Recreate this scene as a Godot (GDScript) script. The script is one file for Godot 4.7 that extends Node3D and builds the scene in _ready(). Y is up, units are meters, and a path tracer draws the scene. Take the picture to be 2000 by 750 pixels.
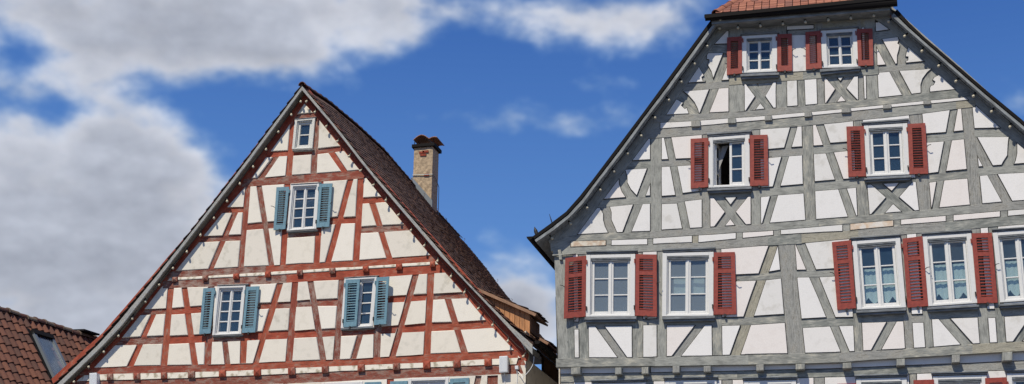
extends Node3D
# Two half-timbered gables under a cloudy summer sky, seen from the square below.
# Facade outlines are in metres: x to the right, y up, z = 0 the wall plane of each house.

var rng := RandomNumberGenerator.new()
var mat := {}
var counts := {}

# ---------------------------------------------------------------- measured facades
const GREY_TIMBERS = [
	["beam",[-5.705,7.347,-3.528,7.286,-3.532,7.098,-5.705,7.15]],
	["beam",[-3.572,7.292,-1.556,7.265,-1.565,7.053,-3.576,7.096]],
	["beam",[-1.62,7.272,0.308,7.241,0.295,7.032,-1.629,7.058]],
	["beam",[0.247,7.246,0.884,7.255,1.635,7.263,1.621,7.078,0.911,7.062,0.233,7.031]],
	["beam",[1.575,7.265,2.138,7.274,2.934,7.311,2.916,7.112,2.122,7.09,1.56,7.078]],
	["beam",[2.875,7.308,3.912,7.323,5.066,7.357,5.044,7.162,3.892,7.13,2.857,7.109]],
	["beam",[-5.569,10.121,-5.24,10.13,-4.519,10.122,-3.579,10.103,-3.583,9.938,-4.567,9.963,-5.393,9.99,-5.569,9.989]],
	["beam",[-3.648,10.104,-3.238,10.116,-2.451,10.113,-1.476,10.12,-1.016,10.119,-1.024,9.952,-1.703,9.955,-2.658,9.951,-3.243,9.945,-3.651,9.942]],
	["beam",[-1.059,10.121,-0.213,10.139,0.066,10.139,0.057,9.983,-1.067,9.955]],
	["beam",[0.024,10.14,0.685,10.151,0.835,10.164,1.593,10.189,1.581,10.024,0.548,9.996,0.014,9.982]],
	["beam",[1.551,10.187,2.176,10.199,2.519,10.228,3.145,10.25,3.129,10.068,2.658,10.054,2.164,10.042,1.539,10.021]],
	["beam",[3.084,10.248,3.39,10.258,3.997,10.277,4.217,10.277,5.408,10.311,5.387,10.125,4.198,10.091,3.736,10.083,3.067,10.065]],
	["beam",[-5.78,9.853,-5.393,9.847,-4.569,9.833,-3.654,9.801,-3.246,9.802,-3.25,9.637,-3.93,9.642,-5.779,9.692]],
	["beam",[-3.291,9.803,-2.663,9.788,-2.507,9.776,-1.709,9.81,-1.029,9.837,-1.039,9.631,-2.047,9.611,-3.295,9.628]],
	["beam",[-1.095,9.836,-0.747,9.847,-0.315,9.85,-0.328,9.622,-1.105,9.624]],
	["beam",[-0.358,9.848,0.528,9.842,0.898,9.86,0.886,9.678,0.293,9.657,-0.37,9.629]],
	["beam",[0.856,9.858,1.57,9.884,1.738,9.905,2.636,9.921,2.619,9.721,2.012,9.703,0.844,9.675]],
	["beam",[2.585,9.92,2.79,9.922,3.723,9.95,4.185,9.964,5.373,10.005,5.349,9.798,4.164,9.766,3.138,9.732,2.567,9.713]],
	["beam",[-3.452,12.83,-3.207,12.828,-2.616,12.808,-1.339,12.762,-1.345,12.622,-1.775,12.628,-2.599,12.633,-3.456,12.667]],
	["beam",[-1.396,12.767,-1.159,12.77,-0.486,12.784,0.18,12.787,0.17,12.624,-0.807,12.617,-1.402,12.62]],
	["beam",[0.136,12.789,0.663,12.795,1.274,12.819,2.007,12.831,1.994,12.657,1.564,12.648,0.893,12.636,0.126,12.622]],
	["beam",[1.943,12.83,2.372,12.85,3.113,12.865,3.396,12.868,3.379,12.68,3.222,12.676,2.42,12.666,1.93,12.656]],
	["beam",[-3.646,12.498,-3.308,12.501,-2.603,12.495,-1.576,12.505,-1.584,12.306,-2.357,12.285,-3.07,12.283,-3.65,12.294]],
	["beam",[-1.644,12.504,-0.968,12.509,0.043,12.524,0.03,12.304,-0.422,12.304,-1.652,12.305]],
	["beam",[-0.012,12.523,0.647,12.537,1.558,12.565,1.543,12.351,0.938,12.332,0.633,12.317,-0.024,12.306]],
	["beam",[1.494,12.563,2.583,12.58,3.088,12.589,3.073,12.418,2.354,12.375,1.478,12.345]],
	["beam",[3.026,12.59,3.476,12.6,3.46,12.43,3.01,12.418]],
	["beam",[-1.714,13.616,-0.308,13.605,-0.029,13.595,-0.04,13.399,-0.677,13.414,-1.722,13.422]],
	["beam",[-0.085,13.598,1.546,13.583,1.531,13.371,1.139,13.376,-0.096,13.401]],
	["rail",[-2.944,13.552,-2.663,13.566,-2.246,13.554,-1.717,13.546,-1.724,13.366,-2.16,13.37,-2.785,13.373,-2.948,13.373]],
	["rail",[1.502,13.583,1.709,13.579,2.453,13.584,2.88,13.585,2.864,13.405,2.438,13.403,1.978,13.419,1.49,13.417]],
	["rail",[-2.192,14.475,-1.682,14.44,-1.69,14.219,-2.199,14.271]],
	["rail",[-0.366,14.64,0.22,14.611,0.212,14.478,-0.373,14.514]],
	["rail",[1.495,14.398,2,14.425,2.095,14.234,1.481,14.207]],
	["rail",[-1.96,15.082,1.969,15.017,1.945,14.705,-1.971,14.773]],
	["rail",[-1.363,14.888,-0.378,14.858,-0.391,14.592,-1.375,14.594]],
	["rail",[0.234,14.855,1.348,14.821,1.329,14.535,0.215,14.528]],
	["beam",[-5.851,10.006,-5.381,10.097,-5.381,9.811,-5.827,9.778]],
	["post",[-5.762,9.81,-5.665,7.334,-5.431,7.325,-5.487,9.793]],
	["post",[-5.492,9.794,-5.436,7.337,-5.292,7.331,-5.329,9.784]],
	["post",[-5.206,9.777,-5.186,7.327,-4.98,7.319,-4.98,9.763]],
	["rail",[-5.327,8.139,-5.178,8.132,-5.179,7.972,-5.316,7.978]],
	["post",[-3.986,9.68,-4.023,7.294,-3.797,7.296,-3.758,9.69]],
	["post",[-3.434,9.694,-3.488,7.284,-3.29,7.282,-3.238,9.683]],
	["post",[-2.246,9.623,-2.31,7.283,-2.106,7.275,-2.046,9.634]],
	["post",[-0.826,9.641,-0.792,8.823,-0.743,7.244,-0.393,7.241,-0.469,8.806,-0.476,9.654]],
	["post",[0.667,9.709,0.612,7.234,0.776,7.238,0.836,9.71]],
	["post",[1.642,9.727,1.62,7.247,1.782,7.262,1.829,9.737]],
	["post",[2.035,9.736,2.017,7.263,2.169,7.289,2.201,9.747]],
	["post",[3.131,9.766,3.076,7.305,3.258,7.308,3.302,9.755]],
	["post",[3.465,9.778,3.409,7.312,3.572,7.316,3.646,9.777]],
	["post",[4.567,9.828,4.417,7.354,4.609,7.356,4.766,9.837]],
	["rail",[-5.087,8.117,-3.844,8.083,-3.846,8,-5.087,8.035]],
	["rail",[-3.844,8.129,-3.398,8.131,-3.401,7.991,-3.846,8.006]],
	["rail",[-3.399,8.063,-2.193,8.031,-2.196,7.942,-3.401,7.984]],
	["rail",[-1.763,9.011,-1.264,9.007,-0.786,9.068,-0.785,8.888,-1.119,8.863,-1.769,8.875]],
	["rail",[-0.488,9.047,-0.074,9.031,0.423,9.037,0.413,8.875,-0.009,8.871,-0.485,8.892]],
	["rail",[-2.136,8.091,-1.618,8.078,-0.762,8.098,-0.739,7.921,-1.475,7.905,-2.143,7.917]],
	["rail",[-0.451,7.98,0.085,7.988,0.687,7.971,0.675,7.798,0.157,7.804,-0.44,7.795]],
	["rail",[0.668,8.009,1.653,8.007,1.64,7.845,0.658,7.853]],
	["rail",[1.711,7.972,2.055,7.972,2.041,7.801,1.698,7.806]],
	["rail",[2.079,8.019,3.139,8.022,3.124,7.857,2.066,7.858]],
	["rail",[3.138,8.012,3.473,8.006,3.457,7.837,3.122,7.842]],
	["rail",[3.494,8.016,4.566,8.017,4.549,7.86,3.477,7.847]],
	["brace",[-4.852,8.061,-4.326,7.294,-4.137,7.298,-4.66,8.052]],
	["brace",[-2.624,7.983,-3.181,7.279,-2.99,7.283,-2.423,7.974]],
	["brace",[-1.006,9.652,-1.945,7.269,-1.727,7.265,-0.824,9.641]],
	["brace",[-0.466,9.654,0.343,7.234,0.508,7.238,-0.267,9.641]],
	["brace",[1.317,7.875,0.939,7.253,1.135,7.26,1.499,7.867]],
	["brace",[2.309,7.879,2.721,7.288,2.943,7.3,2.524,7.884]],
	["brace",[4.103,7.849,3.698,7.311,3.873,7.318,4.298,7.861]],
	["rail",[-4.36,11.789,-3.963,11.79,-3.521,11.78,-3.525,11.585,-4.117,11.591,-4.503,11.593]],
	["rail",[-3.314,11.759,-2.376,11.726,-2.38,11.584,-3.317,11.593]],
	["rail",[-1.157,11.813,-0.558,11.822,-0.173,11.82,-0.173,11.627,-0.634,11.63,-1.166,11.612]],
	["rail",[0.035,11.82,0.242,11.817,0.397,11.852,0.948,11.85,0.935,11.657,0.297,11.635,0.024,11.633]],
	["rail",[2.294,11.903,2.818,11.899,3.174,11.911,3.177,11.725,2.76,11.71,2.279,11.71]],
	["rail",[3.363,11.942,3.916,11.911,4.332,11.887,4.463,11.68,4.1,11.699,3.366,11.755]],
	["rail",[-5.073,10.915,-4.627,10.92,-4.116,10.926,-3.539,10.928,-3.543,10.749,-3.956,10.758,-4.956,10.73]],
	["rail",[-3.334,10.897,-2.991,10.899,-2.843,10.932,-2.378,10.963,-2.385,10.773,-2.803,10.75,-2.962,10.713,-3.338,10.725]],
	["rail",[-2.426,10.892,-1.311,10.87,-1.316,10.759,-2.429,10.807]],
	["rail",[-1.175,10.938,-0.713,10.944,-0.199,10.954,-0.189,10.754,-0.777,10.749,-1.185,10.729]],
	["rail",[-0.002,10.995,0.463,11.003,0.934,11.003,0.92,10.805,0.524,10.792,-0.014,10.786]],
	["rail",[1.08,10.953,2.152,10.927,2.145,10.842,1.073,10.854]],
	["rail",[2.325,10.999,2.743,11.025,3.197,11.038,3.2,10.844,2.674,10.835,2.309,10.8]],
	["rail",[3.344,11.077,3.692,11.078,4.3,11.083,4.703,11.091,4.88,10.885,4.28,10.886,3.766,10.895,3.346,10.879]],
	["post",[-3.526,12.371,-3.573,10.079,-3.335,10.075,-3.281,12.35]],
	["post",[-2.36,12.347,-2.434,10.088,-2.263,10.089,-2.184,12.344]],
	["post",[-1.279,12.329,-1.378,10.09,-1.17,10.089,-1.088,12.337]],
	["post",[-0.172,12.343,-0.221,10.955,-0.214,10.119,-0.003,10.128,0.019,10.985,0.055,12.348]],
	["post",[0.925,12.369,0.871,10.139,1.108,10.146,1.114,12.376]],
	["post",[2.098,12.409,2.133,10.18,2.371,10.186,2.361,12.41]],
	["post",[3.18,12.443,3.158,10.234,3.392,10.24,3.394,12.46]],
	["brace",[-3.219,12.32,-2.86,10.092,-2.703,10.094,-3.069,12.32]],
	["brace",[-3.601,11.615,-4.204,10.095,-4.013,10.094,-3.391,11.623]],
	["brace",[-0.414,12.328,-1.144,10.099,-0.995,10.1,-0.27,12.327]],
	["brace",[0.124,12.33,0.68,10.129,0.839,10.141,0.278,12.341]],
	["brace",[2.954,12.44,2.379,10.197,2.521,10.203,3.1,12.439]],
	["brace",[3.234,11.783,3.8,10.257,3.991,10.255,3.419,11.767]],
	["brace",[-2.181,10.818,-1.927,10.449,-1.691,10.087,-1.483,10.109,-1.699,10.426,-1.94,10.801]],
	["brace",[-2.173,10.107,-1.927,10.43,-1.643,10.78,-1.415,10.764,-1.694,10.438,-1.951,10.116]],
	["brace",[1.19,10.864,1.807,10.168,2.047,10.185,1.407,10.871]],
	["brace",[1.136,10.16,1.779,10.844,2.041,10.847,1.404,10.172]],
	["brace",[-4.385,11.651,-4.26,11.397,-4.25,11.25,-4.195,11.076,-4.093,10.905,-3.85,10.931,-3.997,11.11,-4.076,11.274,-4.073,11.419,-4.129,11.607]],
	["brace",[-4.78,10.803,-4.699,10.725,-4.619,10.575,-4.621,10.431,-4.587,10.286,-4.503,10.102,-4.317,10.102,-4.379,10.26,-4.447,10.42,-4.445,10.599,-4.489,10.759]],
	["brace",[4.07,11.713,4.03,11.509,3.997,11.283,3.903,11.153,3.841,11.044,4.075,11.049,4.136,11.157,4.182,11.314,4.21,11.586,4.323,11.692]],
	["post",[-1.668,14.921,-1.749,12.773,-1.409,12.768,-1.332,14.91]],
	["post",[-0.604,14.882,-0.707,12.767,-0.475,12.766,-0.376,14.883]],
	["post",[-0.217,13.435,-0.235,12.778,-0.079,12.779,-0.066,13.42]],
	["post",[0.257,14.865,0.19,12.772,0.344,12.782,0.414,14.861]],
	["post",[1.173,14.853,1.066,12.789,1.186,12.791,1.25,14.845]],
	["post",[1.326,14.874,1.24,12.798,1.487,12.804,1.558,14.874]],
	["brace",[-1.8,14.256,-2.41,12.77,-2.204,12.772,-1.609,14.236]],
	["brace",[1.457,14.234,2.004,12.812,2.192,12.814,1.652,14.226]],
	["brace",[-1.362,13.445,-1.155,13.102,-0.941,12.763,-0.759,12.759,-0.941,13.083,-1.132,13.448]],
	["brace",[-1.378,12.765,-1.155,13.09,-0.914,13.427,-0.733,13.422,-0.941,13.083,-1.174,12.772]],
	["brace",[-1.083,13.443,-0.902,13.443,-1.003,13.212,-1.058,13.242]],  # added filler for the grey-brown infill between the crossed braces
	["brace",[0.38,13.439,0.596,13.112,0.816,12.788,1.051,12.791,0.815,13.116,0.611,13.429]],
	["brace",[0.374,12.792,0.596,13.112,0.813,13.422,1.027,13.401,0.814,13.104,0.593,12.796]],
	["brace",[-2.484,14.108,-2.384,13.959,-2.269,13.707,-2.323,13.674,-2.303,13.589,-2.245,13.584,-2.247,13.516,-2.058,13.511,-2.065,13.574,-2.111,13.793,-2.197,13.991,-2.161,14.013,-2.147,14.087,-2.204,14.106,-2.197,14.309]],
	["brace",[-3.043,13.326,-2.918,13.202,-2.759,13.087,-2.807,13.029,-2.728,12.942,-2.692,12.981,-2.624,12.776,-2.411,12.758,-2.451,12.923,-2.516,13.078,-2.649,13.265,-2.796,13.404]],
	["brace",[2,14.276,2.026,14.137,1.991,14.067,2.035,14.025,2.004,13.905,1.963,13.787,1.938,13.557,2.117,13.551,2.124,13.636,2.167,13.644,2.18,13.721,2.121,13.734,2.15,13.829,2.205,13.983,2.322,14.094]],
	["brace",[2.686,13.434,2.548,13.315,2.441,13.18,2.393,13.04,2.379,12.813,2.558,12.821,2.567,12.952,2.597,13.009,2.651,13.016,2.688,13.084,2.639,13.132,2.676,13.194,2.809,13.253,2.879,13.331]],
	["rafter",[-1.667,14.83,-2.017,14.47,-3.172,12.83,-3.963,11.79,-4.26,11.397,-4.627,10.92,-5.24,10.119,-5.78,9.859,-5.898,10.033,-5.073,10.823,-4.361,11.772,-1.996,15.06]],
	["rafter",[1.519,14.74,1.847,14.422,2.204,13.971,3.113,12.86,3.521,12.413,3.926,11.91,4.335,11.416,5.486,10.14,5.705,10.345,4.393,11.986,1.963,14.942]],
	["joist_end",[-5.545,10,-5.393,9.99,-5.393,9.835,-5.545,9.844]],
	["joist_end",[-4.567,9.975,-4.452,9.968,-4.454,9.814,-4.569,9.821]],
	["joist_end",[-3.639,9.953,-3.525,9.958,-3.529,9.787,-3.643,9.789]],
	["joist_end",[-2.653,9.967,-2.528,9.966,-2.534,9.768,-2.659,9.776]],
	["joist_end",[-1.702,9.965,-1.57,9.968,-1.577,9.802,-1.709,9.799]],
	["joist_end",[-0.903,9.979,-0.757,9.986,-0.765,9.832,-0.91,9.83]],
	["joist_end",[0.549,10.012,0.698,10.014,0.686,9.844,0.538,9.835]],
	["joist_end",[1.599,10.039,1.739,10.043,1.726,9.883,1.586,9.877]],
	["joist_end",[2.66,10.07,2.799,10.074,2.785,9.911,2.646,9.909]],
	["joist_end",[3.738,10.094,3.879,10.1,3.863,9.941,3.722,9.939]],
	["joist_end",[4.798,10.132,4.937,10.138,4.919,9.981,4.781,9.979]],
	["joist_end",[-3.549,12.695,-3.304,12.679,-3.308,12.488,-3.553,12.497]]]
const GREY_LOW_TIMBERS = [
	["beam",[-5.629,7.017,-3.553,6.978,-1.815,6.949,-1.822,6.775,-3.556,6.801,-5.628,6.838]],
	["beam",[-1.879,6.949,0.286,6.931,1.914,6.942,1.9,6.774,0.275,6.757,-1.887,6.773]],
	["beam",[1.854,6.94,3.886,6.952,5.037,6.96,5.017,6.786,3.868,6.777,1.84,6.772]],
	["post",[-5.633,6.872,-5.582,1.528,-5.315,1.531,-5.344,6.862]],
	["post",[-2.143,6.797,-2.319,1.569,-2.116,1.571,-1.929,6.789]],
	["post",[-0.242,6.774,-0.524,1.591,-0.328,1.594,-0.034,6.778]],
	["post",[-3.755,6.808,-3.838,1.55,-3.693,1.552,-3.6,6.803]],
	["post",[1.661,6.793,1.29,1.614,1.422,1.616,1.801,6.788]],
	["post",[4.399,6.799,3.883,1.646,4.063,1.649,4.591,6.802]],
	["beam",[-5.638,4.618,-0.262,4.684,-0.273,4.5,-5.638,4.426]],
	["beam",[-0.303,4.68,4.872,4.74,4.852,4.565,-0.314,4.497]]]
const RED_TIMBERS = [
	["beam",[-5.747,7.859,-5.227,7.874,-4.324,7.877,-1.65,7.827,-1.634,7.642,-4.724,7.692,-5.724,7.683]],
	["beam",[-1.733,7.825,-0.027,7.837,1.82,7.83,1.828,7.666,-0.015,7.664,-1.717,7.65]],
	["beam",[1.742,7.83,2.556,7.851,3.64,7.88,5.117,7.883,5.757,7.893,5.759,7.701,4.35,7.682,1.751,7.664]],
	["beam",[-5.851,7.537,-5.446,7.544,-2.434,7.518,-0.005,7.534,0.011,7.297,-2.411,7.277,-5.816,7.271]],
	["beam",[-0.085,7.532,1.796,7.549,4.937,7.564,5.809,7.555,5.897,7.326,3.633,7.321,1.067,7.299,-0.068,7.287]],
	["beam",[-3.485,10.277,-2.713,10.28,-0.75,10.276,-0.737,10.104,-2.328,10.098,-3.467,10.107]],
	["beam",[-0.833,10.276,1.569,10.275,1.578,10.111,0.058,10.106,-0.82,10.101]],
	["beam",[1.493,10.275,2.357,10.287,3.534,10.301,3.742,10.304,3.747,10.13,3.523,10.125,1.502,10.105]],
	["beam",[-3.574,10.032,-3.173,10.029,-2.491,10.027,-0.182,10.026,-0.166,9.803,-1.824,9.808,-3.554,9.838]],
	["beam",[-0.264,10.026,1.118,10.034,1.706,10.039,1.718,9.809,1.206,9.803,-0.248,9.802]],
	["beam",[1.626,10.039,3.526,10.048,3.904,10.052,4.064,9.845,3.923,9.835,1.638,9.805]],
	["beam",[-1.554,12.618,-1.384,12.623,-0.408,12.629,0.193,12.623,0.209,12.391,-1.366,12.4,-1.622,12.401]],
	["beam",[0.11,12.623,1.12,12.624,1.613,12.627,1.735,12.631,1.883,12.395,1.734,12.392,0.125,12.392]],
	["rail",[-1.125,13.316,-0.887,13.319,-0.376,13.306,-0.365,13.155,-1.013,13.161,-1.256,13.161]],
	["rail",[-0.33,13.308,0.401,13.299,0.411,13.143,-0.318,13.148]],
	["rail",[0.402,13.291,1.054,13.309,1.192,13.31,1.324,13.175,1.172,13.168,0.411,13.135]],
	["rail",[-0.313,14.292,0.268,14.292,0.395,14.289,0.462,14.128,-0.388,14.151]],
	["post",[-0.37,14.206,-0.403,12.601,-0.224,12.602,-0.215,14.193]],
	["post",[0.29,14.177,0.289,12.591,0.454,12.592,0.438,14.15]],
	["brace",[-0.773,13.184,-1.189,12.605,-0.978,12.594,-0.594,13.176]],
	["brace",[0.715,13.177,1.133,12.596,1.294,12.602,0.895,13.177]],
	["post",[-1.492,12.419,-1.517,10.24,-1.358,10.244,-1.35,12.423]],
	["brace",[-1.189,12.425,-0.949,11.411,-0.673,10.246,-0.522,10.25,-0.754,11.237,-1.042,12.428]],
	["post",[-0.414,12.396,-0.381,10.242,-0.225,10.247,-0.238,12.397]],
	["post",[0.513,12.396,0.517,10.244,0.674,10.248,0.651,12.4]],
	["brace",[1.301,12.42,0.81,10.241,0.974,10.244,1.465,12.421]],
	["post",[1.569,12.427,1.548,10.251,1.721,10.254,1.732,12.428]],
	["brace",[1.896,11.744,2.429,10.252,2.587,10.256,2.057,11.76]],
	["rail",[1.691,11.889,2.218,11.882,2.419,11.881,2.585,11.736,2.355,11.728,1.7,11.728]],
	["rail",[1.703,11.133,2.091,11.138,2.836,11.125,2.981,11.126,3.119,10.958,3.001,10.958,2.176,10.958,1.712,10.961]],
	["rail",[1.202,11.407,1.595,11.405,1.577,11.233,1.157,11.245]],
	["rail",[0.711,11.418,1.092,11.435,1.062,11.24,0.722,11.236]],
	["rail",[-1.356,11.411,-0.95,11.425,-0.894,11.246,-1.356,11.24]],
	["rail",[-0.81,11.421,-0.336,11.425,-0.323,11.236,-0.796,11.239]],
	["rail",[-2.15,11.898,-1.949,11.891,-1.464,11.867,-1.48,11.718,-2.068,11.734,-2.279,11.739]],
	["rail",[-2.712,11.163,-2.511,11.158,-1.48,11.134,-1.494,10.974,-2.653,10.997,-2.868,10.998]],
	["brace",[-1.797,11.745,-2.342,10.251,-2.195,10.251,-1.629,11.742]],
	["rail",[-0.4,11.147,0.673,11.146,0.684,10.967,-0.387,10.967]],
	["post",[-3.415,9.85,-3.407,7.825,-3.222,7.832,-3.237,9.848]],
	["brace",[-3.035,9.849,-2.55,7.827,-2.378,7.829,-2.876,9.848]],
	["rail",[-4.187,9.321,-3.986,9.319,-3.385,9.317,-3.398,9.165,-4.113,9.172,-4.343,9.172]],
	["rail",[-3.256,9.308,-2.341,9.333,-2.325,9.159,-3.239,9.144]],
	["rail",[-4.739,8.608,-4.538,8.609,-3.383,8.616,-3.403,8.406,-4.722,8.416,-4.948,8.417]],
	["rail",[-3.254,8.6,-2.079,8.605,-2.06,8.398,-3.233,8.392]],
	["brace",[-3.809,9.192,-4.355,7.85,-4.161,7.848,-3.657,9.193]],
	["post",[-2.298,9.871,-2.221,7.836,-2.022,7.838,-2.11,9.874]],
	["brace",[-1.789,8.438,-1.667,7.825,-1.505,7.827,-1.637,8.431]],
	["post",[-1.355,9.861,-1.263,7.83,-1.091,7.832,-1.133,9.862]],
	["rail",[-2.13,8.555,-1.219,8.555,-1.205,8.388,-2.115,8.397]],
	["brace",[-0.422,9.83,-0.917,7.823,-0.752,7.829,-0.245,9.831]],
	["rail",[-1.007,9.328,-0.541,9.323,-0.556,9.169,-0.994,9.164]],
	["rail",[-0.405,9.327,-0.024,9.323,-0.025,9.156,-0.42,9.162]],
	["rail",[-1.168,8.596,-0.705,8.61,-0.77,8.395,-1.151,8.391]],
	["rail",[-0.609,8.603,-0.027,8.606,-0.053,8.391,-0.647,8.395]],
	["post",[-0.021,9.829,-0.061,7.823,0.121,7.829,0.148,9.833]],
	["rail",[0.138,9.339,0.488,9.35,0.54,9.167,0.136,9.174]],
	["rail",[0.65,9.339,1.225,9.339,1.209,9.155,0.687,9.173]],
	["rail",[0.109,8.584,0.656,8.601,0.749,8.402,0.108,8.402]],
	["rail",[0.803,8.592,1.24,8.601,1.212,8.405,0.855,8.395]],
	["brace",[0.378,9.834,0.843,7.827,1.008,7.838,0.538,9.839]],
	["post",[1.21,9.828,1.168,7.807,1.351,7.82,1.357,9.828]],
	["brace",[1.77,8.439,1.612,7.828,1.776,7.834,1.925,8.438]],
	["post",[2.167,9.828,2.194,7.825,2.374,7.831,2.351,9.831]],
	["rail",[1.282,8.561,2.226,8.562,2.234,8.407,1.292,8.397]],
	["brace",[3.113,9.866,2.591,7.835,2.762,7.845,3.277,9.87]],
	["post",[3.484,9.872,3.448,7.851,3.628,7.856,3.665,9.874]],
	["rail",[2.334,9.332,2.972,9.34,2.927,9.166,2.342,9.164]],
	["rail",[3.115,9.335,3.489,9.339,3.469,9.177,3.07,9.169]],
	["rail",[3.643,9.336,4.346,9.339,4.511,9.34,4.641,9.181,4.464,9.18,3.636,9.183]],
	["rail",[2.329,8.59,2.795,8.607,2.731,8.411,2.325,8.406]],
	["rail",[2.911,8.599,3.475,8.626,3.457,8.416,2.867,8.415]],
	["rail",[3.615,8.63,4.136,8.621,4.953,8.634,5.103,8.637,5.256,8.434,5.082,8.432,4.205,8.421,3.609,8.42]],
	["brace",[3.934,9.196,4.383,7.863,4.553,7.868,4.1,9.195]],
	["rafter",[0.021,14.613,-1.48,12.41,-1.936,11.899,-2.667,10.991,-3.215,10.308,-3.616,9.825,-4.113,9.17,-4.722,8.416,-5.242,7.876,-5.706,7.54,-6.246,7.233,-6.447,7.63,-5.134,8.762,-2.93,11.335,-0.112,15.112]],
	["rafter",[-0.051,14.619,0.437,14.066,1.049,13.303,1.614,12.614,2.218,11.871,2.836,11.123,3.534,10.304,3.936,9.834,4.366,9.348,4.961,8.633,5.646,7.898,5.783,7.724,5.943,7.61,5.978,7.801,5.728,8.233,3.92,10.384,1.837,12.773,-0.026,15.104]],
	["post",[5.759,7.701,5.712,7.535,5.944,7.515,5.881,7.696]],
	["post",[5.028,7.308,5.08,2.035,5.313,2.037,5.286,7.311]],
	["brace",[4.744,7.318,4.623,6.655,4.771,6.651,4.897,7.313]],
	["post",[-0.188,7.291,0.072,1.994,0.286,1.996,0.039,7.284]],
	["post",[-3.539,7.301,-3.164,1.967,-2.939,1.969,-3.3,7.293]],
	["post",[-5.456,7.286,-4.98,1.953,-4.735,1.955,-5.196,7.277]],
	["post",[2.567,7.321,2.729,2.016,2.898,2.017,2.746,7.315]],
	["beam",[-6.156,5.512,0.135,5.551,0.15,5.335,-6.125,5.286]],
	["beam",[0.057,5.547,5.997,5.595,5.999,5.389,0.072,5.332]]]
const GREY_HEADS = [[-2.593,12.618,-2.386,12.611,-2.391,12.469,-2.597,12.476],
	[-1.776,12.609,-1.601,12.603,-1.606,12.481,-1.78,12.487],
	[-0.965,12.599,-0.809,12.594,-0.814,12.478,-0.97,12.483],
	[-0.104,12.608,0.056,12.603,0.05,12.49,-0.111,12.495],
	[0.693,12.622,0.888,12.616,0.881,12.515,0.686,12.522],
	[1.569,12.628,1.744,12.622,1.738,12.534,1.563,12.54],
	[2.413,12.652,2.565,12.646,2.558,12.559,2.406,12.564]]
const GREY_JETTY = [[-5.353,7.112,-5.15,7.115,-5.151,6.97,-5.354,6.967],
	[-4.389,7.077,-4.249,7.079,-4.251,6.935,-4.391,6.933],
	[-3.814,7.067,-3.671,7.069,-3.674,6.926,-3.816,6.924],
	[-3.15,7.065,-3.004,7.067,-3.008,6.925,-3.154,6.923],
	[-2.493,7.041,-2.346,7.043,-2.351,6.918,-2.497,6.916],
	[-1.399,7.033,-1.245,7.035,-1.251,6.906,-1.405,6.904],
	[-0.592,7.014,-0.405,7.016,-0.412,6.904,-0.599,6.902],
	[0.357,7.004,0.531,7.007,0.523,6.891,0.349,6.889],
	[1.425,7.044,1.592,7.047,1.581,6.91,1.415,6.908],
	[2.508,7.081,2.662,7.083,2.648,6.933,2.494,6.931],
	[3.474,7.101,3.664,7.104,3.647,6.933,3.457,6.93],
	[4.477,7.134,4.649,7.136,4.631,6.983,4.46,6.98]]
const RED_HEADS = [[-4.853,7.693,-4.686,7.695,-4.668,7.54,-4.834,7.538],
	[-4.112,7.685,-3.935,7.687,-3.918,7.533,-4.094,7.531],
	[-3.356,7.679,-3.193,7.681,-3.176,7.522,-3.339,7.52],
	[-2.62,7.678,-2.438,7.68,-2.423,7.52,-2.605,7.518],
	[-1.785,7.674,-1.608,7.676,-1.594,7.516,-1.771,7.514],
	[-0.861,7.678,-0.68,7.68,-0.666,7.504,-0.847,7.502],
	[0.037,7.683,0.223,7.685,0.236,7.498,0.05,7.496],
	[0.91,7.681,1.081,7.683,1.091,7.509,0.921,7.507],
	[1.824,7.684,1.996,7.686,2.005,7.514,1.833,7.512],
	[2.713,7.683,2.879,7.685,2.886,7.514,2.72,7.512],
	[3.463,7.692,3.634,7.694,3.639,7.523,3.469,7.521],
	[4.205,7.695,4.376,7.697,4.381,7.521,4.21,7.519],
	[4.96,7.701,5.131,7.702,5.134,7.534,4.963,7.532],
	[-3.298,10.109,-3.149,10.108,-3.137,9.987,-3.285,9.988],
	[-2.453,10.098,-2.303,10.096,-2.291,9.968,-2.441,9.969],
	[-1.611,10.102,-1.457,10.101,-1.446,9.963,-1.599,9.964],
	[-0.752,10.11,-0.606,10.109,-0.595,9.969,-0.741,9.97],
	[0.104,10.107,0.247,10.106,0.257,9.967,0.114,9.968],
	[0.963,10.106,1.111,10.105,1.119,9.967,0.971,9.968],
	[1.831,10.104,1.977,10.103,1.984,9.964,1.838,9.965],
	[2.688,10.11,2.838,10.109,2.844,9.968,2.694,9.969],
	[3.553,10.12,3.676,10.119,3.68,9.991,3.557,9.992]]
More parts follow.
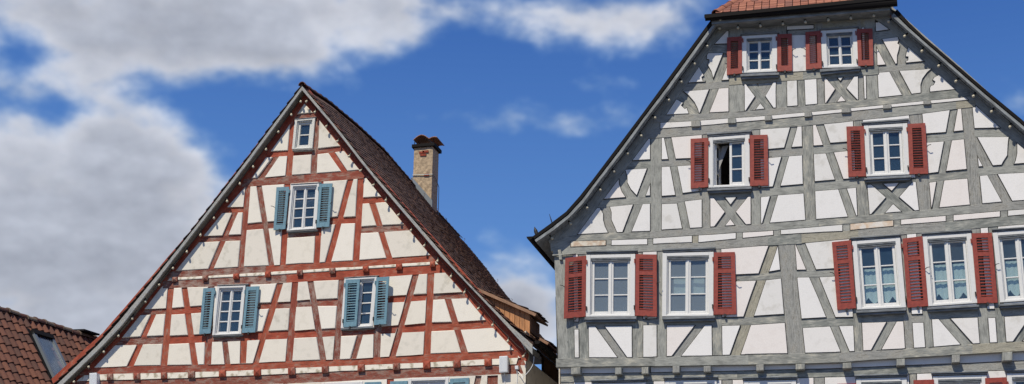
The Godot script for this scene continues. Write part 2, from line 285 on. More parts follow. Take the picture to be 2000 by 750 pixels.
const GREY_WINDOWS = [
	{"id":"g1","c":[-1.396,14.613,-0.595,14.579,-0.642,13.641,-1.423,13.68],"rows":3,"cols":2,"sill":[-1.453,13.623,-0.595,13.578,-0.6,13.479,-1.457,13.512],"hood":[-1.413,14.63,-0.557,14.597,-0.559,14.552,-1.415,14.586]},
	{"id":"g2","c":[0.36,14.557,1.159,14.531,1.153,13.58,0.341,13.628],"rows":3,"cols":2,"sill":[0.285,13.572,1.163,13.553,1.157,13.465,0.289,13.451],"hood":[0.333,14.576,1.187,14.55,1.184,14.505,0.341,14.532]},
	{"id":"g3","c":[-2.221,12.198,-1.317,12.203,-1.359,10.985,-2.262,11.014],"rows":3,"cols":2,"sill":[-2.288,10.966,-1.321,10.951,-1.325,10.85,-2.291,10.876],"hood":[-2.258,12.292,-1.264,12.282,-1.268,12.204,-2.249,12.206]},
	{"id":"g4","c":[1.134,12.2,2.041,12.174,2.001,11.005,1.106,11.026],"rows":3,"cols":2,"sill":[1.06,10.967,2.027,10.96,2.02,10.868,1.054,10.887],"hood":[1.086,12.273,2.079,12.27,2.073,12.19,1.091,12.201]},
	{"id":"g5","c":[-5.017,9.642,-3.916,9.6,-3.951,8.197,-5.036,8.236],"rows":3,"cols":2,"sill":[-5.048,8.207,-3.905,8.172,-3.906,8.068,-5.048,8.104],"hood":[-5.013,9.727,-3.867,9.682,-3.868,9.619,-5.014,9.656]},
	{"id":"g6","c":[-3.316,9.589,-2.202,9.546,-2.257,8.13,-3.361,8.165],"rows":3,"cols":2,"sill":[-3.35,8.133,-2.218,8.11,-2.215,8.014,-3.345,8.034],"hood":[-3.318,9.672,-2.16,9.645,-2.162,9.569,-3.32,9.593]},
	{"id":"g7","c":[0.713,9.61,1.696,9.632,1.699,8.122,0.718,8.122],"rows":3,"cols":2,"sill":[0.695,8.083,1.698,8.089,1.69,7.993,0.689,7.99],"hood":[0.677,9.683,1.711,9.697,1.706,9.635,0.673,9.62]},
	{"id":"g8","c":[2.14,9.634,3.118,9.639,3.1,8.148,2.127,8.124],"rows":3,"cols":2,"sill":[2.111,8.083,3.119,8.096,3.121,8.01,2.104,7.997],"hood":[2.133,9.691,3.132,9.712,3.126,9.646,2.128,9.635]},
	{"id":"g9","c":[3.534,9.624,4.505,9.639,4.463,8.155,3.534,8.137],"rows":3,"cols":2,"sill":[3.513,8.091,4.487,8.103,4.477,8.014,3.504,8.003],"hood":[3.532,9.687,4.526,9.7,4.52,9.645,3.526,9.632]}]
const RED_WINDOWS = [
	{"id":"r1","c":[-0.237,14.145,0.328,14.146,0.303,13.3,-0.26,13.323],"rows":2,"cols":1,"sill":[-0.228,13.286,0.347,13.265,0.349,13.232,-0.231,13.25],"hood":[-0.231,14.153,0.362,14.152,0.364,14.129,-0.229,14.13]},
	{"id":"r2","c":[-0.218,12.361,0.552,12.346,0.545,11.148,-0.247,11.145],"rows":4,"cols":2,"sill":[-0.229,11.115,0.593,11.113,0.59,11.076,-0.232,11.078],"hood":[-0.22,12.38,0.599,12.367,0.601,12.334,-0.218,12.35]},
	{"id":"r3","c":[-2.03,9.808,-1.256,9.789,-1.272,8.558,-2.056,8.561],"rows":4,"cols":2,"sill":[-2.036,8.538,-1.211,8.533,-1.213,8.495,-2.038,8.499],"hood":[-2.031,9.845,-1.18,9.829,-1.177,9.789,-2.027,9.802]},
	{"id":"r4","c":[1.364,9.828,2.21,9.834,2.159,8.601,1.339,8.586],"rows":4,"cols":2,"sill":[1.348,8.562,2.21,8.574,2.207,8.536,1.345,8.521],"hood":[1.356,9.854,2.256,9.857,2.258,9.826,1.358,9.823]}]
const GREY_SHUTTERS = [
	{"q":[-1.718,14.582,-1.383,14.572,-1.421,13.667,-1.758,13.662],"n":14,"two":0,"z":[0.05, 0.05, 0.05, 0.05]},
	{"q":[-0.595,14.54,-0.274,14.524,-0.309,13.621,-0.636,13.64],"n":14,"two":0,"z":[0.05, 0.05, 0.05, 0.05]},
	{"q":[0.026,14.53,0.358,14.527,0.33,13.62,-0.014,13.623],"n":14,"two":0,"z":[0.05, 0.05, 0.05, 0.05]},
	{"q":[1.141,14.488,1.478,14.464,1.437,13.579,1.111,13.599],"n":14,"two":0,"z":[0.05, 0.05, 0.05, 0.05]},
	{"q":[-2.62,12.19,-2.23,12.183,-2.269,11.029,-2.653,11.021],"n":16,"two":0,"z":[0.05, 0.05, 0.05, 0.05]},
	{"q":[-1.307,12.167,-0.926,12.147,-0.961,10.969,-1.357,10.986],"n":16,"two":0,"z":[0.05, 0.05, 0.05, 0.05]},
	{"q":[0.767,12.196,1.133,12.176,1.096,11.028,0.734,11.043],"n":16,"two":0,"z":[0.05, 0.05, 0.05, 0.05]},
	{"q":[2.048,12.145,2.407,12.138,2.375,10.989,1.99,11.007],"n":16,"two":0,"z":[0.05, 0.05, 0.05, 0.05]},
	{"q":[-5.472,9.57,-5.018,9.622,-5.035,8.24,-5.507,8.2],"n":13,"two":5,"z":[0.12, 0.05, 0.05, 0.12]},
	{"q":[-3.904,9.587,-3.437,9.541,-3.462,8.154,-3.939,8.212],"n":13,"two":5,"z":[0.05, 0.09, 0.09, 0.05]},
	{"q":[-2.194,9.526,-1.749,9.511,-1.768,8.139,-2.252,8.152],"n":13,"two":5,"z":[0.05, 0.05, 0.05, 0.05]},
	{"q":[0.298,9.607,0.694,9.625,0.699,8.153,0.318,8.134],"n":13,"two":5,"z":[0.05, 0.05, 0.05, 0.05]},
	{"q":[1.741,9.594,2.144,9.625,2.137,8.131,1.727,8.114],"n":13,"two":5,"z":[0.05, 0.05, 0.05, 0.05]},
	{"q":[3.121,9.623,3.516,9.613,3.486,8.132,3.097,8.141],"n":13,"two":5,"z":[0.05, 0.05, 0.05, 0.05]},
	{"q":[4.521,9.629,4.904,9.638,4.858,8.181,4.479,8.158],"n":13,"two":5,"z":[0.05, 0.05, 0.05, 0.05]}]
const RED_SHUTTERS = [
	{"q":[-0.579,12.299,-0.254,12.3,-0.279,11.189,-0.579,11.169],"n":15,"two":0,"z":[0.1, 0.06, 0.06, 0.1]},
	{"q":[0.57,12.32,0.929,12.292,0.913,11.16,0.559,11.175],"n":15,"two":0,"z":[0.06, 0.1, 0.1, 0.06]},
	{"q":[-2.372,9.757,-2.085,9.769,-2.093,8.607,-2.377,8.588],"n":15,"two":0,"z":[0.1, 0.06, 0.06, 0.1]},
	{"q":[-1.22,9.747,-0.855,9.731,-0.873,8.572,-1.242,8.581],"n":15,"two":0,"z":[0.06, 0.1, 0.1, 0.06]},
	{"q":[1.405,9.792,1.793,9.778,1.761,8.608,1.415,8.607],"n":15,"two":0,"z":[0.05, 0.09, 0.09, 0.05]},
	{"q":[2.207,9.799,2.578,9.767,2.556,8.602,2.197,8.622],"n":15,"two":0,"z":[0.07, 0.2, 0.2, 0.07]}]
const GREY_LOW_WINDOWS = [[-4.922,6.788,-3.752,6.776,-3.779,5.437,-4.921,5.429],
	[-3.345,6.795,-2.249,6.775,-2.287,5.446,-3.367,5.449],
	[-1.684,6.734,-0.609,6.719,-0.649,5.41,-1.719,5.413],
	[0.6,6.703,1.603,6.696,1.552,5.423,0.553,5.414],
	[2.113,6.704,3.148,6.695,3.076,5.428,2.055,5.421],
	[3.529,6.706,4.491,6.703,4.411,5.457,3.452,5.45]]
const GREY_LOW_SHUTTERS = [[0.215,6.605,0.594,6.605,0.56,5.359,0.186,5.346],
	[1.727,6.63,2.126,6.631,2.07,5.386,1.677,5.385],
	[3.11,6.624,3.519,6.629,3.446,5.415,3.042,5.405]]
const RED_LOW_WINDOWS = [[3.106,7.306,4.104,7.306,4.076,6.101,3.082,6.078],
	[0.919,7.275,1.972,7.277,1.957,6.058,0.905,6.035],
	[-2.963,7.228,-1.861,7.23,-1.856,5.978,-2.942,5.953]]
const RED_LOW_SHUTTERS = [[4.139,7.265,4.599,7.271,4.565,6.107,4.11,6.095],
	[2.664,7.248,3.097,7.25,3.08,6.074,2.653,6.06],
	[2.024,7.25,2.434,7.251,2.426,6.054,2.021,6.04]]
const RED_GABLE = [-5.75,0.05,-5.75,7.613,-5.521,7.827,-4.979,8.339,-4.463,8.874,-4.009,9.466,-3.555,10.058,-3.106,10.653,-2.657,11.249,-2.203,11.841,-1.75,12.433,-1.303,13.031,-0.869,13.637,-0.434,14.243,0,14.849,0.435,14.335,0.87,13.821,1.291,13.295,1.703,12.762,2.129,12.241,2.566,11.728,3.002,11.215,3.438,10.702,3.875,10.189,4.336,9.698,4.797,9.207,5.255,8.714,5.706,8.213,5.946,8.333,5.946,0.05]
const GREY_GABLE = [-5.675,7.16,-5.75,9.785,-5.707,10.174,-5.339,10.452,-5.012,10.781,-4.734,11.152,-4.444,11.514,-4.153,11.876,-3.877,12.249,-3.6,12.622,-3.309,12.983,-3.022,13.348,-2.746,13.721,-2.47,14.094,-2.194,14.467,-1.914,14.837,1.891,14.611,2.176,14.257,2.471,13.91,2.765,13.563,3.055,13.213,3.345,12.862,3.637,12.513,3.938,12.172,4.239,11.831,4.529,11.481,4.813,11.125,5.088,10.763,5.411,10.443,5.727,9.785,5.727,7.173,3.894,7.141]
const GREY_LOW_GABLE = [-5.64,0.05,-5.64,7.164,5.677,7.166,5.677,0.05]
# roof sections, from the top down: under side and upper side, left and right slope
const RED_UNDER_LEFT = [0,14.849,-0.434,14.243,-0.869,13.637,-1.303,13.031,-1.75,12.433,-2.203,11.841,-2.657,11.249,-3.106,10.653,-3.555,10.058,-4.009,9.466,-4.463,8.874,-4.979,8.339,-5.521,7.827,-6.066,7.317,-6.622,6.82]
const RED_OVER_LEFT = [-0.009,15.036,-0.454,14.423,-0.9,13.811,-1.345,13.198,-1.795,12.589,-2.251,11.985,-2.707,11.38,-3.177,10.786,-3.648,10.193,-4.137,9.615,-4.625,9.037,-5.12,8.464,-5.671,7.944,-6.235,7.44,-6.816,6.954]
const RED_UNDER_RIGHT = [0,14.849,0.435,14.335,0.87,13.821,1.291,13.295,1.703,12.762,2.129,12.241,2.566,11.728,3.002,11.215,3.438,10.702,3.875,10.189,4.336,9.698,4.797,9.207,5.255,8.714,5.706,8.213,6.156,7.712]
const RED_OVER_RIGHT = [-0.009,15.036,0.413,14.523,0.836,14.01,1.256,13.494,1.665,12.971,2.081,12.452,2.516,11.95,2.952,11.447,3.387,10.945,3.823,10.443,4.233,9.921,4.682,9.433,5.15,8.96,5.625,8.498,6.153,8.094]
const GREY_UNDER_LEFT = [-1.914,14.837,-2.194,14.467,-2.47,14.094,-2.746,13.721,-3.022,13.348,-3.309,12.983,-3.6,12.622,-3.877,12.249,-4.153,11.876,-4.444,11.514,-4.734,11.152,-5.012,10.781,-5.339,10.452,-5.707,10.174,-6.1,9.927]
const GREY_OVER_LEFT = [-1.989,15.012,-2.269,14.639,-2.548,14.266,-2.828,13.893,-3.108,13.519,-3.388,13.146,-3.669,12.774,-3.954,12.405,-4.239,12.036,-4.524,11.667,-4.81,11.298,-5.103,10.936,-5.417,10.593,-5.796,10.322,-6.183,10.063]
const GREY_UNDER_RIGHT = [1.891,14.611,2.176,14.257,2.471,13.91,2.765,13.563,3.055,13.213,3.345,12.862,3.637,12.513,3.938,12.172,4.239,11.831,4.529,11.481,4.813,11.125,5.088,10.763,5.411,10.443,5.774,10.169,6.159,9.927]
const GREY_OVER_RIGHT = [2.022,14.758,2.268,14.38,2.542,14.021,2.835,13.677,3.127,13.332,3.419,12.987,3.713,12.644,4.012,12.305,4.311,11.966,4.591,11.611,4.869,11.255,5.155,10.906,5.464,10.577,5.831,10.314,6.207,10.063]
const RED_BULBS_LEFT = [-0.053,14.585,-0.292,14.244,-0.614,13.797,-0.925,13.342,-1.249,12.898,-1.582,12.466,-1.899,12.019,-2.224,11.588,-2.559,11.161,-2.899,10.741,-3.243,10.331,-3.586,9.917,-3.927,9.496,-4.241,9.074,-4.579,8.65,-4.946,8.255,-5.326,7.885,-5.689,7.519]
const RED_BULBS_RIGHT = [0.111,14.57,0.364,14.257,0.703,13.835,1.03,13.405,1.366,12.979,1.696,12.567,2.052,12.16,2.394,11.745,2.74,11.338,3.076,10.925,3.43,10.517,3.775,10.115,4.123,9.714,4.47,9.305,4.823,8.891,5.173,8.482,5.545,8.09,5.928,7.715]
const GREY_BULBS_LEFT = [-1.876,14.782,-2.164,14.37,-2.467,13.962,-2.776,13.551,-3.076,13.133,-3.4,12.729,-3.715,12.323,-4.029,11.921,-4.347,11.516,-4.659,11.107,-4.964,10.709,-5.349,10.36,-5.77,10.043]
const GREY_BULBS_TOP = [-1.446,14.73,-0.95,14.723,-0.451,14.717,0.042,14.709,0.54,14.705,1.033,14.701,1.524,14.705]
const GREY_BULBS_RIGHT = [1.838,14.55,2.151,14.163,2.474,13.775,2.792,13.392,3.116,13.001,3.436,12.63,3.767,12.247,4.092,11.873,4.407,11.496,4.717,11.12]
# clouds over the roofs: azimuth, height, half width, half height (degrees), density
const CLOUDS = [[-36.47,23.90,6.27,1.98,0.72],
	[-30.65,24.93,8.02,2.64,0.80],
	[-25.32,24.84,4.37,2.42,0.64],
	[-20.64,26.23,6.39,1.21,0.64],
	[-19.83,24.43,2.18,0.88,0.36],
	[-14.33,26.43,6.40,0.99,0.64],
	[-10.93,25.12,4.62,1.32,0.76],
	[-7.80,25.69,3.42,1.10,0.64],
	[-31.88,20.11,3.99,1.76,0.80],
	[-33.68,17.16,7.61,3.09,0.88],
	[-35.04,13.25,8.15,3.53,0.88],
	[-29.83,17.11,3.46,2.42,0.64],
	[-30.88,12.77,5.87,2.64,0.72],
	[-36.89,20.93,2.12,1.54,0.48],
	[-36.29,22.68,1.91,1.10,-0.50],
	[-36.77,22.30,1.07,1.32,-0.55],
	[-35.27,20.58,1.41,0.57,-0.40],
	[-30.29,21.61,3.08,0.48,-0.30],
	[-32.65,22.88,4.78,1.32,0.36],
	[-26.16,23.69,2.89,1.32,0.24],
	[-13.32,21.41,5.44,0.79,0.80],
	[-10.47,23.04,1.68,0.44,0.56],
	[-14.98,13.70,1.70,1.45,1.20],
	[-13.73,12.62,1.69,1.43,1.20],
	[-15.82,16.32,1.61,0.88,0.32],
	[7.73,21.21,1.42,1.32,0.76],
	[-2.68,27.96,9.98,1.32,0.24],
	[-18.99,21.52,2.84,0.66,0.44],
	[-16.43,22.91,2.63,0.53,0.40],
	[-23.51,19.10,3.26,2.42,-0.50],
	[-20.41,21.68,3.79,2.20,-0.60],
	[-14.70,18.32,4.64,1.76,-0.50],
	[-34.52,20.53,2.59,0.48,-0.42],
	[-28.20,20.92,2.60,0.88,-0.30],
	[3.91,24.38,6.29,4.41,-0.60],
	[-16.21,23.79,2.89,0.88,-0.40]]

# ---------------------------------------------------------------- mesh helper
class Shape:
	var v := PackedVector3Array()
	var n := PackedVector3Array()
	var t := PackedVector2Array()
	var gx := Vector3(1, 0, 0)
	var gy := Vector3(0, 1, 0)
	var off := Vector2.ZERO
	var sc := Vector2.ONE
	func uv(p: Vector3) -> Vector2:
		return (Vector2(p.dot(gx), p.dot(gy) + p.dot(gx.cross(gy))) + off) * sc
	func tri(a: Vector3, b: Vector3, c: Vector3, out: Vector3) -> void:
		var q := (b - a).cross(c - a)
		if q.length_squared() < 1e-16:
			return
		if q.dot(out) > 0.0:
			var h := b
			b = c
			c = h
			q = -q
		var m := -q.normalized()
		for p in [a, b, c]:
			v.append(p)
			n.append(m)
			t.append(uv(p))
	func quad(a: Vector3, b: Vector3, c: Vector3, d: Vector3, out: Vector3) -> void:
		tri(a, b, c, out)
		tri(a, c, d, out)
	# eight corners: four of one end, four of the other
	func hexa(p: Array) -> void:
		var mid := Vector3.ZERO
		for q in p:
			mid += q
		mid /= 8.0
		for f in [[0, 1, 2, 3], [4, 5, 6, 7], [0, 1, 5, 4], [1, 2, 6, 5], [2, 3, 7, 6], [3, 0, 4, 7]]:
			var c: Vector3 = (p[f[0]] + p[f[1]] + p[f[2]] + p[f[3]]) / 4.0
			quad(p[f[0]], p[f[1]], p[f[2]], p[f[3]], c - mid)
	func box(lo: Vector3, hi: Vector3) -> void:
		hexa([Vector3(lo.x, lo.y, lo.z), Vector3(hi.x, lo.y, lo.z), Vector3(hi.x, hi.y, lo.z), Vector3(lo.x, hi.y, lo.z), Vector3(lo.x, lo.y, hi.z), Vector3(hi.x, lo.y, hi.z), Vector3(hi.x, hi.y, hi.z), Vector3(lo.x, hi.y, hi.z)])
	# a facade outline with thickness, its front edge bevelled
	func prism(poly: PackedVector2Array, zb: float, zf: float, bev: float, back := true) -> void:
		var o := poly.duplicate()
		if Geometry2D.is_polygon_clockwise(o):
			o.reverse()
		var k := o.size()
		var inn := PackedVector2Array()
		for i in k:
			var a := o[(i + k - 1) % k]
			var b := o[i]
			var c := o[(i + 1) % k]
			var e1 := (b - a).normalized()
			var e2 := (c - b).normalized()
			var n1 := Vector2(-e1.y, e1.x)
			var n2 := Vector2(-e2.y, e2.x)
			var m := (n1 + n2)
			var l := 1.0 + n1.dot(n2)
			inn.append(b + m * (bev / maxf(l, 0.35)))
		var ix := Geometry2D.triangulate_polygon(inn)
		if ix.is_empty():
			inn = o
			ix = Geometry2D.triangulate_polygon(inn)
		for i in range(0, ix.size(), 3):
			tri(Vector3(inn[ix[i]].x, inn[ix[i]].y, zf), Vector3(inn[ix[i + 1]].x, inn[ix[i + 1]].y, zf), Vector3(inn[ix[i + 2]].x, inn[ix[i + 2]].y, zf), Vector3(0, 0, 1))
		for i in k:
			var j := (i + 1) % k
			var e := (o[j] - o[i])
			var out := Vector3(e.y, -e.x, 0)
			quad(Vector3(inn[i].x, inn[i].y, zf), Vector3(inn[j].x, inn[j].y, zf), Vector3(o[j].x, o[j].y, zf - bev), Vector3(o[i].x, o[i].y, zf - bev), out.normalized() + Vector3(0, 0, 1))
			quad(Vector3(o[i].x, o[i].y, zf - bev), Vector3(o[j].x, o[j].y, zf - bev), Vector3(o[j].x, o[j].y, zb), Vector3(o[i].x, o[i].y, zb), out)
		if back:
			var jx := Geometry2D.triangulate_polygon(o)
			for i in range(0, jx.size(), 3):
				tri(Vector3(o[jx[i]].x, o[jx[i]].y, zb), Vector3(o[jx[i + 1]].x, o[jx[i + 1]].y, zb), Vector3(o[jx[i + 2]].x, o[jx[i + 2]].y, zb), Vector3(0, 0, -1))
	func tube(path: Array, r: float, sides := 6) -> void:
		for i in path.size() - 1:
			var a: Vector3 = path[i]
			var b: Vector3 = path[i + 1]
			var d := (b - a).normalized()
			var s := d.cross(Vector3(0.31, 0.9, 0.2)).normalized()
			var u := d.cross(s)
			for k in sides:
				var f0 := TAU * k / sides
				var f1 := TAU * (k + 1) / sides
				var p0 := s * cos(f0) * r + u * sin(f0) * r
				var p1 := s * cos(f1) * r + u * sin(f1) * r
				quad(a + p0, a + p1, b + p1, b + p0, p0 + p1)
	# rings of [height along the axis, radius], smooth normals
	func lathe(at: Vector3, axis: Vector3, rings: Array, sides := 10) -> void:
		var s := axis.cross(Vector3(0.31, 0.2, 0.9)).normalized()
		var u := axis.cross(s)
		for i in rings.size() - 1:
			for k in sides:
				var ps := []
				var ns := []
				for q in [[i, k], [i, k + 1], [i + 1, k + 1], [i + 1, k]]:
					var f: float = TAU * q[1] / sides
					var dirn := s * cos(f) + u * sin(f)
					var h: float = rings[q[0]][0]
					var r: float = rings[q[0]][1]
					var i0: int = maxi(q[0] - 1, 0)
					var i1: int = mini(q[0] + 1, rings.size() - 1)
					var dh: float = rings[i1][0] - rings[i0][0]
					var dr: float = rings[i1][1] - rings[i0][1]
					ps.append(at + axis * h + dirn * r)
					ns.append((dirn * absf(dh) - axis * dr * signf(dh)).normalized())
				for w in [[0, 1, 2], [0, 2, 3]]:
					var q := (ps[w[1]] - ps[w[0]] as Vector3).cross(ps[w[2]] - ps[w[0]])
					if q.length_squared() < 1e-16:
						continue
					var o: Array = [w[0], w[1], w[2]] if q.dot(ns[w[0]]) < 0.0 else [w[0], w[2], w[1]]
					for z in o:
						v.append(ps[z])
						n.append(ns[z])
						t.append(uv(ps[z]))
	func mesh(material: Material, onto: ArrayMesh = null) -> ArrayMesh:
		var m := onto if onto else ArrayMesh.new()
		if v.is_empty():
			return m
		var arr := []
		arr.resize(Mesh.ARRAY_MAX)
		arr[Mesh.ARRAY_VERTEX] = v
		arr[Mesh.ARRAY_NORMAL] = n
		arr[Mesh.ARRAY_TEX_UV] = t
		m.add_surface_from_arrays(Mesh.PRIMITIVE_TRIANGLES, arr)
		m.surface_set_material(m.get_surface_count() - 1, material)
		return m

# ---------------------------------------------------------------- scene helpers
func numbered(called: String) -> String:
	counts[called] = counts.get(called, -1) + 1
	return called if counts[called] == 0 else "%s_%03d" % [called, counts[called]]

func put(called: String, m: Mesh, parent: Node) -> MeshInstance3D:
	var o := MeshInstance3D.new()
	o.name = called if parent != self else numbered(called)
	o.mesh = m
	o.cast_shadow = GeometryInstance3D.SHADOW_CASTING_SETTING_ON
	parent.add_child(o, true)
	return o

func part(called: String, s: Shape, material: Material, parent: Node) -> MeshInstance3D:
	return put(called, s.mesh(material), parent)

func group_node(called: String, parent: Node) -> Node3D:
	var o := Node3D.new()
	o.name = called if parent != self else numbered(called)
	parent.add_child(o, true)
	return o

func thing(called: String, label: String, category: String, at: Vector3, group := "") -> Node3D:
	var o := group_node(called, self)
	o.position = at
	tag(o, label, category, group)
	return o

func tag(o: Node, label: String, category: String, group := "") -> void:
	o.set_meta("label", label)
	o.set_meta("category", category)
	if group != "":
		o.set_meta("group", group)

func poly(a: Array) -> PackedVector2Array:
	var p := PackedVector2Array()
	for i in range(0, a.size(), 2):
		p.append(Vector2(a[i], a[i + 1]))
	return p

func v3(p: Vector2, z: float) -> Vector3:
	return Vector3(p.x, p.y, z)

# ---------------------------------------------------------------- surfaces
func grain_image(w: int, h: int, seed_: int, f: Callable) -> Image:
	var n := FastNoiseLite.new()
	n.seed = seed_
	n.frequency = 1.0
	n.fractal_octaves = 4
	n.noise_type = FastNoiseLite.TYPE_SIMPLEX_SMOOTH
	var im := Image.create(w, h, false, Image.FORMAT_RGB8)
	for x in w:
		var a := TAU * x / w
		var c := cos(a)
		var s := sin(a)
		for y in h:
			im.set_pixel(x, y, f.call(n, c, s, float(y) / h))
	return im

func tex(im: Image) -> ImageTexture:
	im.generate_mipmaps()
	return ImageTexture.create_from_image(im)

var reliefs := {}

func relief_of(called: String, from: Image, strength: float) -> ImageTexture:
	# alike surfaces share one relief
	if not reliefs.has(called):
		var b := from.duplicate() as Image
		b.clear_mipmaps()
		b.convert(Image.FORMAT_RGBA8)
		b.bump_map_to_normal_map(strength)
		reliefs[called] = tex(b)
	return reliefs[called]

func wood(paint: Color, bare: Color, dark: Color, worn: float, seed_: int, rough := 0.8) -> StandardMaterial3D:
	var im := grain_image(512, 256, seed_, func(n: FastNoiseLite, c: float, s: float, y: float) -> Color:
		var streak := n.get_noise_3d(c * 1.6, s * 1.6, y * 26.0)
		var fleck := n.get_noise_3d(c * 7.0 + 9.0, s * 7.0, y * 60.0)
		var patch := n.get_noise_3d(c * 0.9 + 30.0, s * 0.9, y * 3.0)
		var crack := n.get_noise_3d(c * 1.1 - 20.0, s * 1.1, y * 34.0)
		var k := smoothstep(0.12, 0.34, fleck * 0.8 + streak * 0.45 + patch * 0.7 + worn)
		var col := paint.lerp(bare, k * 0.9)
		col = col * (1.0 + streak * 0.2 + patch * 0.22)
		var cr := smoothstep(0.34, 0.5, crack + worn * 0.2)
		return col.lerp(dark, cr * 0.75))
	var m := StandardMaterial3D.new()
	m.albedo_texture = tex(im)
	m.normal_enabled = true
	m.normal_texture = relief_of("wood%d" % (seed_ % 3), im, 2.0)
	m.normal_scale = 0.8
	m.roughness = rough
	return m

func plaster(base: Color, dirt: Color, seed_: int, much: float) -> StandardMaterial3D:
	var n := FastNoiseLite.new()
	n.seed = seed_
	n.frequency = 0.012
	n.fractal_octaves = 5
	var big := n.get_seamless_image(512, 512)
	n.seed = seed_ + 7
	n.frequency = 0.09
	n.fractal_octaves = 3
	var fine := n.get_seamless_image(512, 512)
	var im := Image.create(512, 512, false, Image.FORMAT_RGB8)
	for x in 512:
		for y in 512:
			var b := big.get_pixel(x, y).r
			var g := fine.get_pixel(x, y).r
			var c := base.lerp(dirt, clampf((smoothstep(0.5, 0.95, b) * 0.6 + smoothstep(0.62, 0.9, g) * 0.16) * much, 0.0, 1.0))
			im.set_pixel(x, y, c * (0.975 + 0.05 * g))
	var m := StandardMaterial3D.new()
	m.albedo_texture = tex(im)
	m.normal_enabled = true
	m.normal_texture = relief_of("plaster", fine, 3.0)
	m.normal_scale = 0.1
	m.uv1_triplanar = true
	m.uv1_world_triplanar = true
	m.uv1_scale = Vector3.ONE * 0.55
	m.roughness = 0.92
	return m

func mottled(a: Color, b: Color, seed_: int, freq: float, rough: float, size := 256, scale := 1.0, relief := 0.4) -> StandardMaterial3D:
	var n := FastNoiseLite.new()
	n.seed = seed_
	n.frequency = freq
	n.fractal_octaves = 5
	var src := n.get_seamless_image(size, size)
	var im := Image.create(size, size, false, Image.FORMAT_RGB8)
	for x in size:
		for y in size:
			im.set_pixel(x, y, a.lerp(b, smoothstep(0.25, 0.8, src.get_pixel(x, y).r)))
	var m := StandardMaterial3D.new()
	m.albedo_texture = tex(im)
	m.normal_enabled = true
	m.normal_texture = relief_of("mottled%d" % int(freq * 40.0), src, 3.0)
	m.normal_scale = relief
	m.uv1_triplanar = true
	m.uv1_world_triplanar = true
	m.uv1_scale = Vector3.ONE * scale
	m.roughness = rough
	return m

func plain(c: Color, rough := 0.6, metal := 0.0) -> StandardMaterial3D:
	var m := StandardMaterial3D.new()
	m.albedo_color = c
	m.roughness = rough
	m.metallic = metal
	return m

func c8(r: float, g: float, b: float) -> Color:
	return Color(r / 255.0, g / 255.0, b / 255.0)

